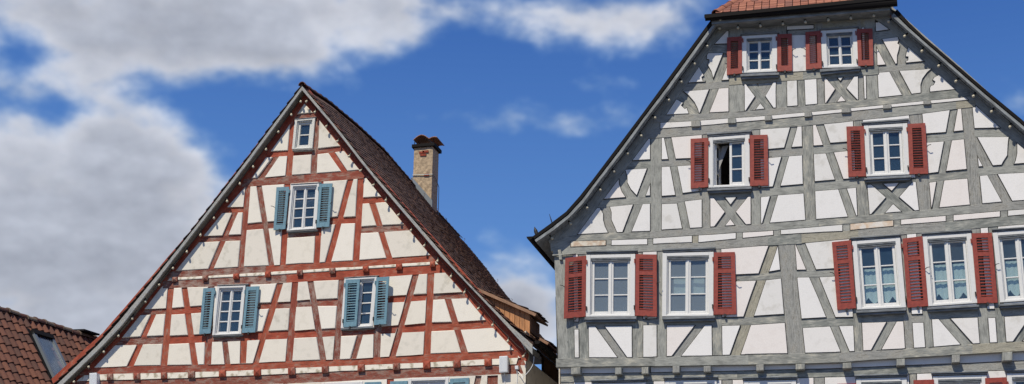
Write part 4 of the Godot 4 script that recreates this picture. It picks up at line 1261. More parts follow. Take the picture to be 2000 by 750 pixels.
func grey_house() -> void:
	var house := thing("half_timbered_house", "tall white half-timbered house with grey timbers and dark red shutters", "house", GREY_AT)
	var holes := quads_of(GREY_WINDOWS)
	frame_wall(house, poly(GREY_GABLE), GREY_TIMBERS, holes, 0.0, {"wood": mat.grey, "fill": mat.white, "wave": 0.005, "mix": [0.36, 0.6], "proud": 0.008, "line": 0.010, "special": [[Vector2(-4.98, 9.91), mat.flaking], [Vector2(1.13, 9.91), mat.rust]]})
	var low := quads_of(GREY_LOW_WINDOWS)
	frame_wall(house, poly(GREY_LOW_GABLE), GREY_LOW_TIMBERS, low, -0.12, {"wood": mat.grey, "fill": mat.white, "wave": 0.005, "mix": [0.36, 0.6], "proud": 0.008, "line": 0.011})
	for a in GREY_HEADS:
		head(house, "joist_end", a, -0.05, 0.05, mat.grey[rng.randi() % 3], 0.0)
	for a in GREY_JETTY:
		head(house, "joist_end", a, -0.2, 0.09, mat.grey[rng.randi() % 3], 0.0)
	var opts := {"casing": 0.1, "stile": 0.056, "bar": 0.026, "paint": mat.white_paint, "head": mat.grey_trim}
	for w in GREY_WINDOWS:
		var o := opts.duplicate()
		if w.id in ["g1", "g2"]:
			o.casing = 0.115
			o.stile = 0.032
			o.head_gap = 0.05
		if w.id == "g3":
			o.open = 0
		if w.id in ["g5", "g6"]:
			o.greyed = true
		make_window(house, poly(w.c), 0.0, w.cols, w.rows, o)
		ledge(house, "window_sill", w.sill, 0.0, 0.11, mat.grey_trim)
		ledge(house, "window_hood", w.hood, 0.0, 0.07, mat.grey_trim)
	for i in GREY_SHUTTERS.size():
		shutter(house, GREY_SHUTTERS[i], mat.shutter_red, i in [0, 2, 4, 6, 8, 11])
	for q in GREY_LOW_WINDOWS:
		make_window(house, poly(q), -0.12, 2, 3, opts)
		var p := poly(q)
		ledge(house, "window_hood", [p[0].x - 0.03, p[0].y + 0.075, p[1].x + 0.03, p[1].y + 0.075, p[1].x + 0.03, p[1].y + 0.012, p[0].x - 0.03, p[0].y + 0.012], -0.12, 0.09, mat.grey_trim)
	for q in GREY_LOW_SHUTTERS:
		shutter(house, {"q": q, "n": 13, "two": 5, "z": [-0.07, -0.07, -0.07, -0.07]}, mat.shutter_red, true)
	# roof: dark edge over grey barge boards, boarded soffit
	var ul := poly(GREY_UNDER_LEFT)
	var ol := poly(GREY_OVER_LEFT)
	var ur := poly(GREY_UNDER_RIGHT)
	var ovr := poly(GREY_OVER_RIGHT)
	for side in [[ul, ol], [ur, ovr]]:
		var m1 := shifted(side[0], side[1], 0.42)
		var m2 := shifted(side[0], side[1], 0.48)
		var s := Shape.new()
		s.gx = v3((side[0][14] - side[0][0]).normalized(), 0)
		s.gy = Vector3(-s.gx.y, s.gx.x, 0)
		s.sc = Vector2(0.5, 1.8)
		s.prism(strip_poly(side[0], m1), 0.255, 0.29, 0.005)
		part("barge_board", s, mat.barge_grey, house)
		s = Shape.new()
		s.prism(strip_poly(m2, side[1]), 0.2, 0.305, 0.01)
		part("verge_flashing", s, mat.dark_metal, house)
		s = Shape.new()
		s.gx = Vector3(0, 0, 1)
		s.gy = s.gx.cross(v3((side[0][14] - side[0][0]).normalized(), 0))
		s.sc = Vector2(0.5, 1.8)
		slab(s, shifted(side[0], side[1], 0.04), shifted(side[0], side[1], 0.3), 0.254, -13.0)
		part("soffit", s, mat.barge_grey, house)
		# the roof covering, drawn up to the ridge behind the half hip
		s = Shape.new()
		var up := shifted(side[0], side[1], 0.31)
		slab(s, up, side[1], 0.198, -13.0)
		var rdg := Vector2((ol[0].x + ovr[0].x) / 2.0, 17.45)
		var hip := PackedVector3Array([v3(side[1][0], 0.15), v3(rdg, -2.3), v3(rdg, -13.0), v3(side[1][0], -13.0)])
		var outw := Vector3(signf(side[1][0].x - rdg.x), 0.6, 0)
		s.quad(hip[0], hip[1], hip[2], hip[3], outw)
		s.quad(hip[0] - outw * 0.12, hip[1] - outw * 0.12, hip[2] - outw * 0.12, hip[3] - outw * 0.12, -outw)
		part("roof_covering", s, mat.tiles_orange[3], house)
	# half hip with its eave, gutter and tiles
	var e := poly([-2.16,15.008,2.031,14.905])
	var eb := poly([-2.144,14.789,1.994,14.711])
	var hipn := group_node("half_hip", house)
	var s := Shape.new()
	var l0 := v3(e[0], 0.42)
	var r0 := v3(e[1], 0.42)
	var rd := Vector3((e[0].x + e[1].x) / 2.0, 17.4, -2.2)
	s.hexa([l0 + Vector3(0.06, -0.03, -0.02), r0 + Vector3(-0.06, -0.03, -0.02), rd + Vector3(0.02, 0, 0), rd + Vector3(-0.02, 0, 0), l0 + Vector3(0.06, -0.12, -0.02), r0 + Vector3(-0.06, -0.12, -0.02), rd + Vector3(0.02, -0.12, 0), rd + Vector3(-0.02, -0.12, 0)])
	part("decking", s, mat.fascia_brown, hipn)
	s = Shape.new()
	s.gx = Vector3(1, 0, 0)
	s.sc = Vector2(0.5, 1.8)
	# soffit boards and fascia under the eave
	s.hexa([v3(eb[0], 0.34) + Vector3(0.12, 0.02, 0), v3(eb[1], 0.34) + Vector3(-0.12, 0.02, 0), v3(eb[1], 0.34) + Vector3(-0.12, 0.10, 0), v3(eb[0], 0.34) + Vector3(0.12, 0.10, 0), v3(eb[0], -0.1) + Vector3(0.12, 0.02, 0), v3(eb[1], -0.1) + Vector3(-0.12, 0.02, 0), v3(eb[1], -0.1) + Vector3(-0.12, 0.10, 0), v3(eb[0], -0.1) + Vector3(0.12, 0.10, 0)])
	part("soffit", s, mat.barge_grey, hipn)
	# half round gutter
	s = Shape.new()
	var k := 8
	for i in k:
		var f0 := PI + PI * i / k
		var f1 := PI + PI * (i + 1) / k
		var p0 := Vector3(0, sin(f0) * 0.13 + 0.0, cos(f0) * 0.075 - 0.02)
		var p1 := Vector3(0, sin(f1) * 0.13 + 0.0, cos(f1) * 0.075 - 0.02)
		s.quad(l0 + p0, r0 + p0, r0 + p1, l0 + p1, p0 + p1)
		s.quad(l0 + p0 * 0.93, r0 + p0 * 0.93, r0 + p1 * 0.93, l0 + p1 * 0.93, -p0 - p1)
		for end in [l0, r0]:
			s.tri(end + p0, end + p1, end + Vector3(0, 0, -0.02), Vector3(signf(end.x), 0, 0))
	s.box(l0 + Vector3(-0.01, -0.012, 0.05), r0 + Vector3(0.01, 0.006, 0.066))
	part("gutter", s, mat.dark_metal, hipn)
	# tiles on the hip
	var up := (rd - (l0 + r0) / 2.0).normalized()
	var ax := (r0 - l0).normalized()
	var nn := ax.cross(up).normalized()
	var tiles := []
	for m in mat.tiles_orange:
		tiles.append(flat_tile(0.158, 0.33, 0.018, 0.03).mesh(m))
	var span := l0.distance_to(r0)
	var slope := ((l0 + r0) / 2.0).distance_to(rd)
	var placed := 0
	for row in 9:
		var y := 0.02 + row * 0.165
		var half := span * 0.5 * (1.0 - y / slope) - 0.16
		var cnt := int(half * 2.0 / 0.172)
		for c in cnt:
			if placed >= 290:
				break
			var x := (c + 0.5 - cnt * 0.5 + (0.25 if row % 2 == 1 else -0.25)) * 0.172
			var o := put("tile", tiles[rng.randi() % 4], hipn)
			var tilt := 0.045 + rng.randf_range(-0.012, 0.012)
			var down := (-up * cos(tilt) + nn * sin(tilt)).normalized()
			var xx := ax.rotated(nn, rng.randf_range(-0.02, 0.02))
			var bb := Basis(xx, down, xx.cross(down))
			if bb.z.dot(nn) < 0.0:
				bb = Basis(-xx, down, -xx.cross(down))
			o.transform = Transform3D(bb, (l0 + r0) / 2.0 + up * (y + 0.31) + ax * (x + 0.07) + nn * 0.012)
			placed += 1
	# rounded tiles up both hips
	for end in [l0, r0]:
		var b: Vector3 = end + Vector3(0.24 if end.x < rd.x else -0.1, 0.02, -0.06)
		var dirn := (rd - b).normalized()
		var rt := ridge_tile(0.11, 0.36)
		var sd := dirn.cross(Vector3.UP).normalized()
		var u2 := sd.cross(dirn)
		for i in 11:
			var o := put("hip_tile", rt.mesh(mat.tiles_orange[i % 4]), hipn)
			o.transform = Transform3D(Basis(-dirn, u2, (-dirn).cross(u2)), b + dirn * (0.36 + i * 0.315))
	# eave on the left with its gutter and iron spikes
	var ev := group_node("eave_gutter", house)
	s = Shape.new()
	var ed := ol[14]
	for i in 6:
		var f0 := PI + PI * i / 6.0
		var f1 := PI + PI * (i + 1) / 6.0
		var p0 := Vector3(cos(f0) * 0.075 - 0.06, sin(f0) * 0.075 + 0.0, 0)
		var p1 := Vector3(cos(f1) * 0.075 - 0.06, sin(f1) * 0.075 + 0.0, 0)
		s.quad(v3(ed, 0.31) + p0, v3(ed, 0.31) + p1, v3(ed, -13) + p1, v3(ed, -13) + p0, p0 + p1 + Vector3(0.12, 0, 0))
		s.tri(v3(ed, 0.31) + p0, v3(ed, 0.31) + p1, v3(ed, 0.31) + Vector3(-0.06, 0, 0), Vector3(0, 0, 1))
	part("gutter", s, mat.dark_metal, ev)
	for c in [[Vector2(0.07, 0.09), 0.045, 0.17], [Vector2(0.42, 0.34), 0.013, 0.2]]:
		s = Shape.new()
		var b := v3(ed + c[0], 0.2)
		var axis := Vector3(-0.28, 0.95, 0).normalized()
		s.lathe(b, axis, [[-0.1, c[1] * 0.8], [0.05, c[1]], [0.1, c[1] * 0.75], [c[2], 0.004]], 6)
		part("iron_spike", s, mat.iron, ev)
	# plain side and back walls, floors
	house_shell(house, -5.72, 5.68, 9.7, -12.6, -0.34, [3.9, 7.2, 10.2, 13.0])
	# wrought iron wall anchor at the corner
	var c0 := poly([-5.784,9.672,-5.259,9.683])
	s = Shape.new()
	s.tube([v3(c0[0], 0.03), v3(c0[1], 0.03)], 0.022, 6)
	var cc := c0[0].lerp(c0[1], 0.3)
	s.prism(PackedVector2Array([cc + Vector2(-0.035, 0.12), cc + Vector2(0.04, 0.12), cc + Vector2(0.055, 0.02), cc + Vector2(0.07, -0.12), cc + Vector2(0.0, -0.12), cc + Vector2(-0.02, 0.0)]), 0.0, 0.05, 0.008)
	part("wall_anchor", s, mat.grey[2], house)

func house_shell(house: Node3D, x0: float, x1: float, top: float, zb: float, zf: float, floors: Array) -> void:
	for x in [[x0, x0 + 0.3], [x1 - 0.3, x1]]:
		var s := Shape.new()
		s.box(Vector3(x[0], 0.05, zb), Vector3(x[1], top, zf))
		part("side_wall", s, mat.side_wall, house)
	var s := Shape.new()
	s.box(Vector3(x0 + 0.31, 0.05, zb - 0.3), Vector3(x1 - 0.31, top, zb))
	part("back_wall", s, mat.side_wall, house)
	for y in floors:
		s = Shape.new()
		var inset := maxf(0.0, (y - top) * 0.8) + 0.35
		s.box(Vector3(x0 + inset, y - 0.2, zb + 0.02), Vector3(x1 - inset, y, zf - 0.02))
		part("floor", s, mat.room, house)
	# room partition a few metres in
	for i in floors.size() - 1:
		s = Shape.new()
		var inset2 := maxf(0.0, (floors[i + 1] - top) * 0.8) + 0.4
		s.box(Vector3(x0 + inset2, floors[i] + 0.01, zf - 4.1), Vector3(x1 - inset2, floors[i + 1] - 0.21, zf - 4.0))
		part("partition", s, mat.room, house)

func red_house() -> void:
	var house := thing("half_timbered_house", "cream half-timbered house with red timbers, blue shutters and steep gable", "house", RED_AT)
	var holes := quads_of(RED_WINDOWS)
	holes.append_array(quads_of(RED_LOW_WINDOWS))
	frame_wall(house, poly(RED_GABLE), RED_TIMBERS, holes, 0.0, {"wood": mat.red, "fill": mat.cream, "wave": 0.007, "mix": [0.3, 0.56], "proud": 0.014, "line": 0.0, "strip": mat.strip})
	for a in RED_HEADS:
		head(house, "joist_end", a, -0.05, 0.085, mat.red[rng.randi() % 3], 0.03)
	for w in RED_WINDOWS:
		var o := {"casing": 0.062, "stile": 0.04, "bar": 0.03, "paint": mat.old_white if w.id == "r1" else mat.white_paint}
		if w.id == "r1":
			o.casing = 0.075
			o.stile = 0.06
		make_window(house, poly(w.c), 0.0, w.cols, w.rows, o)
		ledge(house, "window_sill", w.sill, 0.0, 0.07, mat.grey_trim if w.id != "r1" else mat.old_board)
		ledge(house, "window_hood", w.hood, 0.0, 0.05, mat.old_board)
	for i in RED_SHUTTERS.size():
		var d: Dictionary = RED_SHUTTERS[i].duplicate()
		d.stile = 0.07
		shutter(house, d, mat.shutter_teal, i in [0, 2])
	for q in RED_LOW_WINDOWS:
		make_window(house, poly(q), 0.0, 2, 3, {"casing": 0.08, "stile": 0.06, "bar": 0.03, "paint": mat.white_paint})
	for q in RED_LOW_SHUTTERS:
		shutter(house, {"q": q, "n": 15, "two": 0, "z": [0.05, 0.05, 0.05, 0.05]}, mat.shutter_teal, false)
	# roof
	var ul := poly(RED_UNDER_LEFT)
	var ol := poly(RED_OVER_LEFT)
	var ur := poly(RED_UNDER_RIGHT)
	var ovr := poly(RED_OVER_RIGHT)
	var depth := 14.4
	var tile := flat_tile(0.168, 0.34, 0.016, 0.05)
	var meshes := []
	for m in mat.tiles_dark:
		meshes.append(tile.mesh(m))
	var edge_meshes := []
	for m in mat.tiles_red:
		edge_meshes.append(tile.mesh(m))
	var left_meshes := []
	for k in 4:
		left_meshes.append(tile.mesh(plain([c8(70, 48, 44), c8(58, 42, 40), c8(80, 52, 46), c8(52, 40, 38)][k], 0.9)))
	for side in 2:
		var un := ul if side == 0 else ur
		var ov := ol if side == 0 else ovr
		var s := Shape.new()
		s.gx = v3((un[14] - un[0]).normalized(), 0)
		s.gy = Vector3(-s.gx.y, s.gx.x, 0)
		s.sc = Vector2(0.5, 1.8)
		s.prism(strip_poly(un, shifted(un, ov, 0.62)), 0.195, 0.23, 0.006)
		part("barge_board", s, mat.old_board, house)
		s = Shape.new()
		s.gx = Vector3(0, 0, 1)
		s.gy = s.gx.cross(v3((un[14] - un[0]).normalized(), 0))
		s.sc = Vector2(0.5, 1.8)
		slab(s, shifted(un, ov, 0.06), shifted(un, ov, 0.4), 0.194, -0.5)
		part("soffit", s, mat.old_soffit, house)
		# roof boards following the humped ridge
		s = Shape.new()
		var total := length_of(ov)
		var nz := 17
		for j in nz:
			for i in 14:
				var pts := []
				for q in [[i, j, 0.0], [i + 1, j, 0.0], [i + 1, j + 1, 0.0], [i, j + 1, 0.0], [i, j, 1.0], [i + 1, j, 1.0], [i + 1, j + 1, 1.0], [i, j + 1, 1.0]]:
					var t: float = 0.06 + q[1] * (roof_depth(total * q[0] / 14.0) - 0.06) / nz
					var p := red_roof_point(ov, total * q[0] / 14.0, t)
					pts.append(p + Vector3(0, -0.06 - q[2] * 0.08, 0))
				s.hexa(pts)
		var roof := part("roof", s, mat.tiles_dark[1], house)
		# plain tiles: the ones along the verge singly, the rest as one covering
		var rows := int(total / 0.155)
		var xf := []
		var cols := int(depth / 0.171)
		for c in cols:
			for r in rows:
				var sl := total - 0.345 - r * 0.155
				if sl < 0.02:
					continue
				var t := 0.075 + (c + (0.5 if r % 2 == 1 else 0.0)) * 0.171
				if t > roof_depth(sl) - 0.05:
					continue
				var p := red_roof_point(ov, sl, t)
				var p2 := red_roof_point(ov, sl + 0.15, t)
				var p3 := red_roof_point(ov, sl, t + 0.17)
				var down := (p2 - p).normalized()
				var ax := (p3 - p).normalized()
				var nn := ax.cross(down).normalized()
				if nn.y < 0.0:
					nn = -nn
				down = (down + nn * (0.115 + rng.randf_range(-0.012, 0.012))).normalized()
				ax = ax.rotated(nn, rng.randf_range(-0.03, 0.03))
				var zz := ax.cross(down)
				if zz.dot(nn) < 0.0:
					ax = -ax
					zz = -zz
				var tf := Transform3D(Basis(ax, down, zz.normalized()), p + nn * (-0.035 + rng.randf() * 0.004))
				if c < 2:
					var o := put("tile", (edge_meshes if side == 1 and rng.randf() < 0.4 else (left_meshes if side == 0 else meshes))[rng.randi() % 4], roof)
					o.transform = tf
				else:
					xf.append(tf)
		var mm := MultiMesh.new()
		mm.transform_format = MultiMesh.TRANSFORM_3D
		mm.use_colors = true
		var tm := plain(Color.WHITE, 0.9)
		tm.vertex_color_use_as_albedo = true
		mm.mesh = tile.mesh(tm)
		mm.instance_count = xf.size()
		for i in xf.size():
			mm.set_instance_transform(i, xf[i])
			var base: Color = [c8(86, 65, 54), c8(82, 62, 51), c8(90, 67, 54), c8(78, 59, 50), c8(97, 71, 56)][rng.randi() % 5]
			mm.set_instance_color(i, (base * rng.randf_range(0.92, 1.06)).srgb_to_linear())
		var mi := MultiMeshInstance3D.new()
		mi.name = "tile_covering"
		mi.multimesh = mm
		mi.set_meta("kind", "stuff")
		roof.add_child(mi)
		if side == 1:
			var rt := ridge_tile(0.09, 0.42)
			for i in 38:
				var t := 0.03 + i * 0.375
				var a := red_roof_point(ov, 0.0, t) + Vector3(0, -0.05, 0)
				var b := red_roof_point(ov, 0.0, t + 0.375) + Vector3(0, -0.05, 0)
				var d := (b - a).normalized()
				var o := put("ridge_tile", rt.mesh((mat.tiles_red if i < 3 else mat.tiles_dark)[i % 4]), roof)
				var sd := d.cross(Vector3.UP).normalized()
				o.transform = Transform3D(Basis(-d, sd.cross(d), (-d).cross(sd.cross(d))), b)
			# little wire snow guards
			for i in 34:
				var sl: float = [1.1, 3.0, 5.0, 6.8][i % 4] + rng.randf_range(-0.1, 0.1)
				var p := red_roof_point(ov, sl, 0.7 + (i / 4) * 1.4 + rng.randf_range(-0.3, 0.3))
				s = Shape.new()
				s.tube([p, p + Vector3(0.07, 0.03, 0), p + Vector3(0.1, 0.09, 0), p + Vector3(0.06, 0.12, 0.03)], 0.006, 4)
				part("snow_guard", s, mat.iron_rust, roof)
	chimney(house)
	dormers(house, ovr)
	# eave gutter on the right and the fallpipe side
	var ed := ovr[14]
	var s := Shape.new()
	for i in 6:
		var f0 := PI + PI * i / 6.0
		var f1 := PI + PI * (i + 1) / 6.0
		var p0 := Vector3(cos(f0) * 0.08 + 0.08, sin(f0) * 0.08 - 0.03, 0)
		var p1 := Vector3(cos(f1) * 0.08 + 0.08, sin(f1) * 0.08 - 0.03, 0)
		s.quad(v3(ed, 0.1) + p0, v3(ed, 0.1) + p1, v3(ed, -11.7) + p1, v3(ed, -11.7) + p0, p0 + p1 - Vector3(0.16, -0.06, 0))
		s.tri(v3(ed, 0.1) + p0, v3(ed, 0.1) + p1, v3(ed, 0.1) + Vector3(0.08, -0.03, 0), Vector3(0, 0, 1))
	part("eave_gutter", s, mat.dark_metal, house)
	house_shell(house, -5.74, 5.94, 7.7, -11.3, -0.34, [2.6, 5.0, 7.75, 10.0, 12.2])

func chimney(house: Node3D) -> void:
	var q := poly([-0.039,16.568,0.599,16.533,0.691,13.87,0.059,13.91])
	var cap := poly([-0.103,16.652,0.643,16.638])
	var z: float = -8.8
	var node := group_node("chimney", house)
	var s := Shape.new()
	var x0 := q[0].x
	var x1 := q[1].x
	var top := (q[0].y + q[1].y) / 2.0
	# lumpy rendered shaft
	var n := FastNoiseLite.new()
	n.seed = 3
	n.frequency = 2.2
	n.fractal_octaves = 4
	var grid := func(u: float, y: float, face: int) -> Vector3:
		var p: Vector3
		if face == 0:
			p = Vector3(lerpf(x0, x1, u), y, z)
		elif face == 1:
			p = Vector3(x1, y, z - u * 0.62)
		elif face == 2:
			p = Vector3(lerpf(x1, x0, u), y, z - 0.62)
		else:
			p = Vector3(x0, y, z - 0.62 + u * 0.62)
		var d := n.get_noise_3dv(p * 3.0) * 0.03
		var edge := 1.0 if u > 0.01 and u < 0.99 else 0.3
		return p + [Vector3(0, 0, d), Vector3(d, 0, 0), Vector3(0, 0, -d), Vector3(-d, 0, 0)][face] * edge
	var ys := 20
	var bottom := top - 2.6
	for face in 4:
		for i in 6:
			for j in ys:
				var y0 := lerpf(bottom, top, float(j) / ys)
				var y1 := lerpf(bottom, top, float(j + 1) / ys)
				s.quad(grid.call(i / 6.0, y0, face), grid.call((i + 1) / 6.0, y0, face), grid.call((i + 1) / 6.0, y1, face), grid.call(i / 6.0, y1, face), [Vector3(0, 0, 1), Vector3(1, 0, 0), Vector3(0, 0, -1), Vector3(-1, 0, 0)][face])
	part("shaft", s, mat.rubble, node)
	# bricks showing where the render fell off
	for b in [[0.42, 0.20, 0.17], [0.62, 0.18, 0.2], [0.5, 0.29, 0.2], [0.72, 0.98, 0.16]]:
		s = Shape.new()
		var c := Vector3(lerpf(x0, x1, b[0]), top - b[1], z + 0.012)
		s.box(c + Vector3(-b[2] * 0.5, -0.035, -0.05), c + Vector3(b[2] * 0.5, 0.035, 0.02))
		part("brick", s, mat.brick, node)
	s = Shape.new()
	var k0 := cap[0].x
	var k1 := cap[1].x + 0.03
	var cp := PackedVector2Array([Vector2(k0, top - 0.02), Vector2(k1, top - 0.02), Vector2(k1, top + 0.09), Vector2(k0, top + 0.09)])
	s.prism(cp, z - 0.7, z + 0.07, 0.012)
	part("cap", s, mat.dark_metal, node)
	# bent sheet cowl on four rods: an arch running on into an upturned wing
	var cowl := Shape.new()
	var mx := (k0 + k1) / 2.0
	var prof := []
	for i in 13:
		var u := i / 12.0
		var y := 0.15 + 0.15 * sin(PI * clampf(u / 0.66, 0.0, 1.0)) if u < 0.66 else 0.15 + 0.05 * sin(PI * (u - 0.66) / 0.34 * 0.8)
		prof.append(Vector2(lerpf(k0 + 0.06, k1 + 0.08, u), top + 0.09 + y))
	for i in 12:
		var a: Vector2 = prof[i]
		var b: Vector2 = prof[i + 1]
		cowl.hexa([v3(a, z + 0.1), v3(b, z + 0.1), v3(b, z - 0.72), v3(a, z - 0.72), v3(a, z + 0.1) + Vector3(0, -0.022, 0), v3(b, z + 0.1) + Vector3(0, -0.022, 0), v3(b, z - 0.72) + Vector3(0, -0.022, 0), v3(a, z - 0.72) + Vector3(0, -0.022, 0)])
	part("cowl", cowl, mat.cowl, node)
	for x in [k0 + 0.06, k1 - 0.08]:
		for zz in [z - 0.04, z - 0.58]:
			s = Shape.new()
			s.tube([Vector3(x, top + 0.08, zz), Vector3(x, top + 0.27, zz)], 0.012, 5)
			part("cowl_rod", s, mat.iron, node)
	# lead apron where the shaft meets the tiles, cable clamp
	s = Shape.new()
	var f := poly(RED_OVER_RIGHT)
	var t := 0.23 - z
	var pts := []
	var a0 := red_roof_point(f, 0.0, t)
	for dz in [0.02, 0.05]:
		for e in [[x0 - 0.04, 0.30], [x1 + 0.05, 0.26], [x1 + 0.05, -0.06], [x0 - 0.04, -0.06]]:
			var yy := a0.y - absf(e[0] - a0.x) * 1.24 if e[0] > a0.x else a0.y
			pts.append(Vector3(e[0], yy + e[1], z + dz))
	s.hexa(pts)
	part("flashing", s, mat.zinc, node)
	s = Shape.new()
	var cy := top - 0.98
	s.tube([Vector3(x0 - 0.02, cy + 0.02, z + 0.03), Vector3(x1 + 0.03, cy, z + 0.03), Vector3(x1 + 0.04, cy - 0.05, z - 0.3), Vector3(x1 + 0.04, cy - 0.22, z - 0.62), Vector3(x1 + 0.04, cy - 1.2, z - 0.64)], 0.012, 5)
	part("cable", s, mat.zinc, node)

func dormers(house: Node3D, ov: PackedVector2Array) -> void:
	var dr := poly([4.67,9.487,6.135,8.785])
	var dc := poly([4.803,9.409,5.958,8.728,5.961,8.286])
	var specs := [[dr, -0.35, 1.05, dc[1].x, true], [poly([4.927,9.365,5.315,9.137]), -5.2, 1.6, 0.0, false], [poly([4.494,9.424,4.836,9.227]), -8.5, 1.6, 0.0, false]]
	for sp in specs:
		var node := group_node("dormer", house)
		var rp: PackedVector2Array = sp[0]
		var z: float = sp[1]
		var dirn := (rp[1] - rp[0]).normalized()
		var a := rp[0] - dirn * (0.1 if sp[4] else 1.2)
		var b := rp[1]
		var nrm := Vector2(-dirn.y, dirn.x)
		if nrm.y < 0.0:
			nrm = -nrm
		var wallx: float = sp[3] if sp[4] else b.x - 0.18
		# side board and roof deck
		var s := Shape.new()
		s.gx = v3(dirn, 0)
		s.gy = v3(nrm, 0)
		s.sc = Vector2(0.5, 1.8)
		s.prism(PackedVector2Array([a, b, b - nrm * 0.075, a - nrm * 0.075]), z + 0.09, z + 0.12, 0.005)
		part("fascia", s, mat.fascia_brown, node)
		s = Shape.new()
		s.prism(PackedVector2Array([a - nrm * 0.01, b - nrm * 0.01 + dirn * 0.02, b - nrm * 0.05 + dirn * 0.02, a - nrm * 0.05]), z - sp[2], z + 0.088, 0.0)
		part("deck", s, mat.fascia_brown, node)
		# tiles in courses
		var tl := flat_tile(0.168, 0.34, 0.016, 0.05)
		var ms := []
		for m in mat.tiles_dark:
			ms.append(tl.mesh(m))
		var len_ := a.distance_to(b)
		var cols := int((sp[2] + 0.05) / 0.171)
		for r in int(len_ / 0.16):
			for c in cols:
				var sl := len_ - 0.28 - r * 0.16
				var p := v3(a + dirn * sl, z + 0.02 - (c + (0.5 if r % 2 == 1 else 0.0)) * 0.171)
				var nn := v3(nrm, 0)
				var down := (v3(dirn, 0) + nn * (0.09 + rng.randf_range(-0.03, 0.03))).normalized()
				var ax := Vector3(0, 0, -1)
				if ax.cross(down).dot(nn) < 0.0:
					ax = -ax
				var o := put("tile", ms[rng.randi() % 4], node)
				o.transform = Transform3D(Basis(ax, down, ax.cross(down)), p + nn * 0.0)
		# boarded cheek towards the street, one plank after the other
		var x := a.x + 0.12
		while x < wallx - 0.02:
			var x2 := minf(x + 0.125, wallx)
			var top := func(xx: float) -> float:
				return rp[1].y - 0.07 + (rp[1].x - xx) * (-dirn.y / dirn.x)
			var y_roof := func(xx: float) -> float:
				for i in ov.size() - 1:
					if xx >= ov[i].x and xx <= ov[i + 1].x:
						return lerpf(ov[i].y, ov[i + 1].y, (xx - ov[i].x) / (ov[i + 1].x - ov[i].x))
				return ov[ov.size() - 1].y
			var t0: float = top.call(x)
			var t1: float = top.call(x2)
			var b0: float = y_roof.call(x) - 0.05
			var b1: float = y_roof.call(x2) - 0.05
			if t0 > b0 + 0.01 and t1 > b1 + 0.01:
				s = Shape.new()
				s.gx = Vector3(0, 1, 0)
				s.gy = Vector3(1, 0, 0)
				s.sc = Vector2(0.5, 1.8)
				s.off = Vector2(rng.randf(), rng.randf())
				s.prism(PackedVector2Array([Vector2(x + 0.003, b0), Vector2(x2 - 0.003, b1), Vector2(x2 - 0.003, t1), Vector2(x + 0.003, t0)]), z - 0.03, z + rng.randf() * 0.004, 0.006)
				part("plank", s, mat.plank, node)
			x = x2
		# front of the dormer, looking away to the right
		s = Shape.new()
		s.box(Vector3(wallx - 0.06, ov[13].y - 0.1, z - sp[2] + 0.1), Vector3(wallx - 0.002, b.y - 0.02, z - 0.032))
		part("front", s, mat.fascia_brown, node)

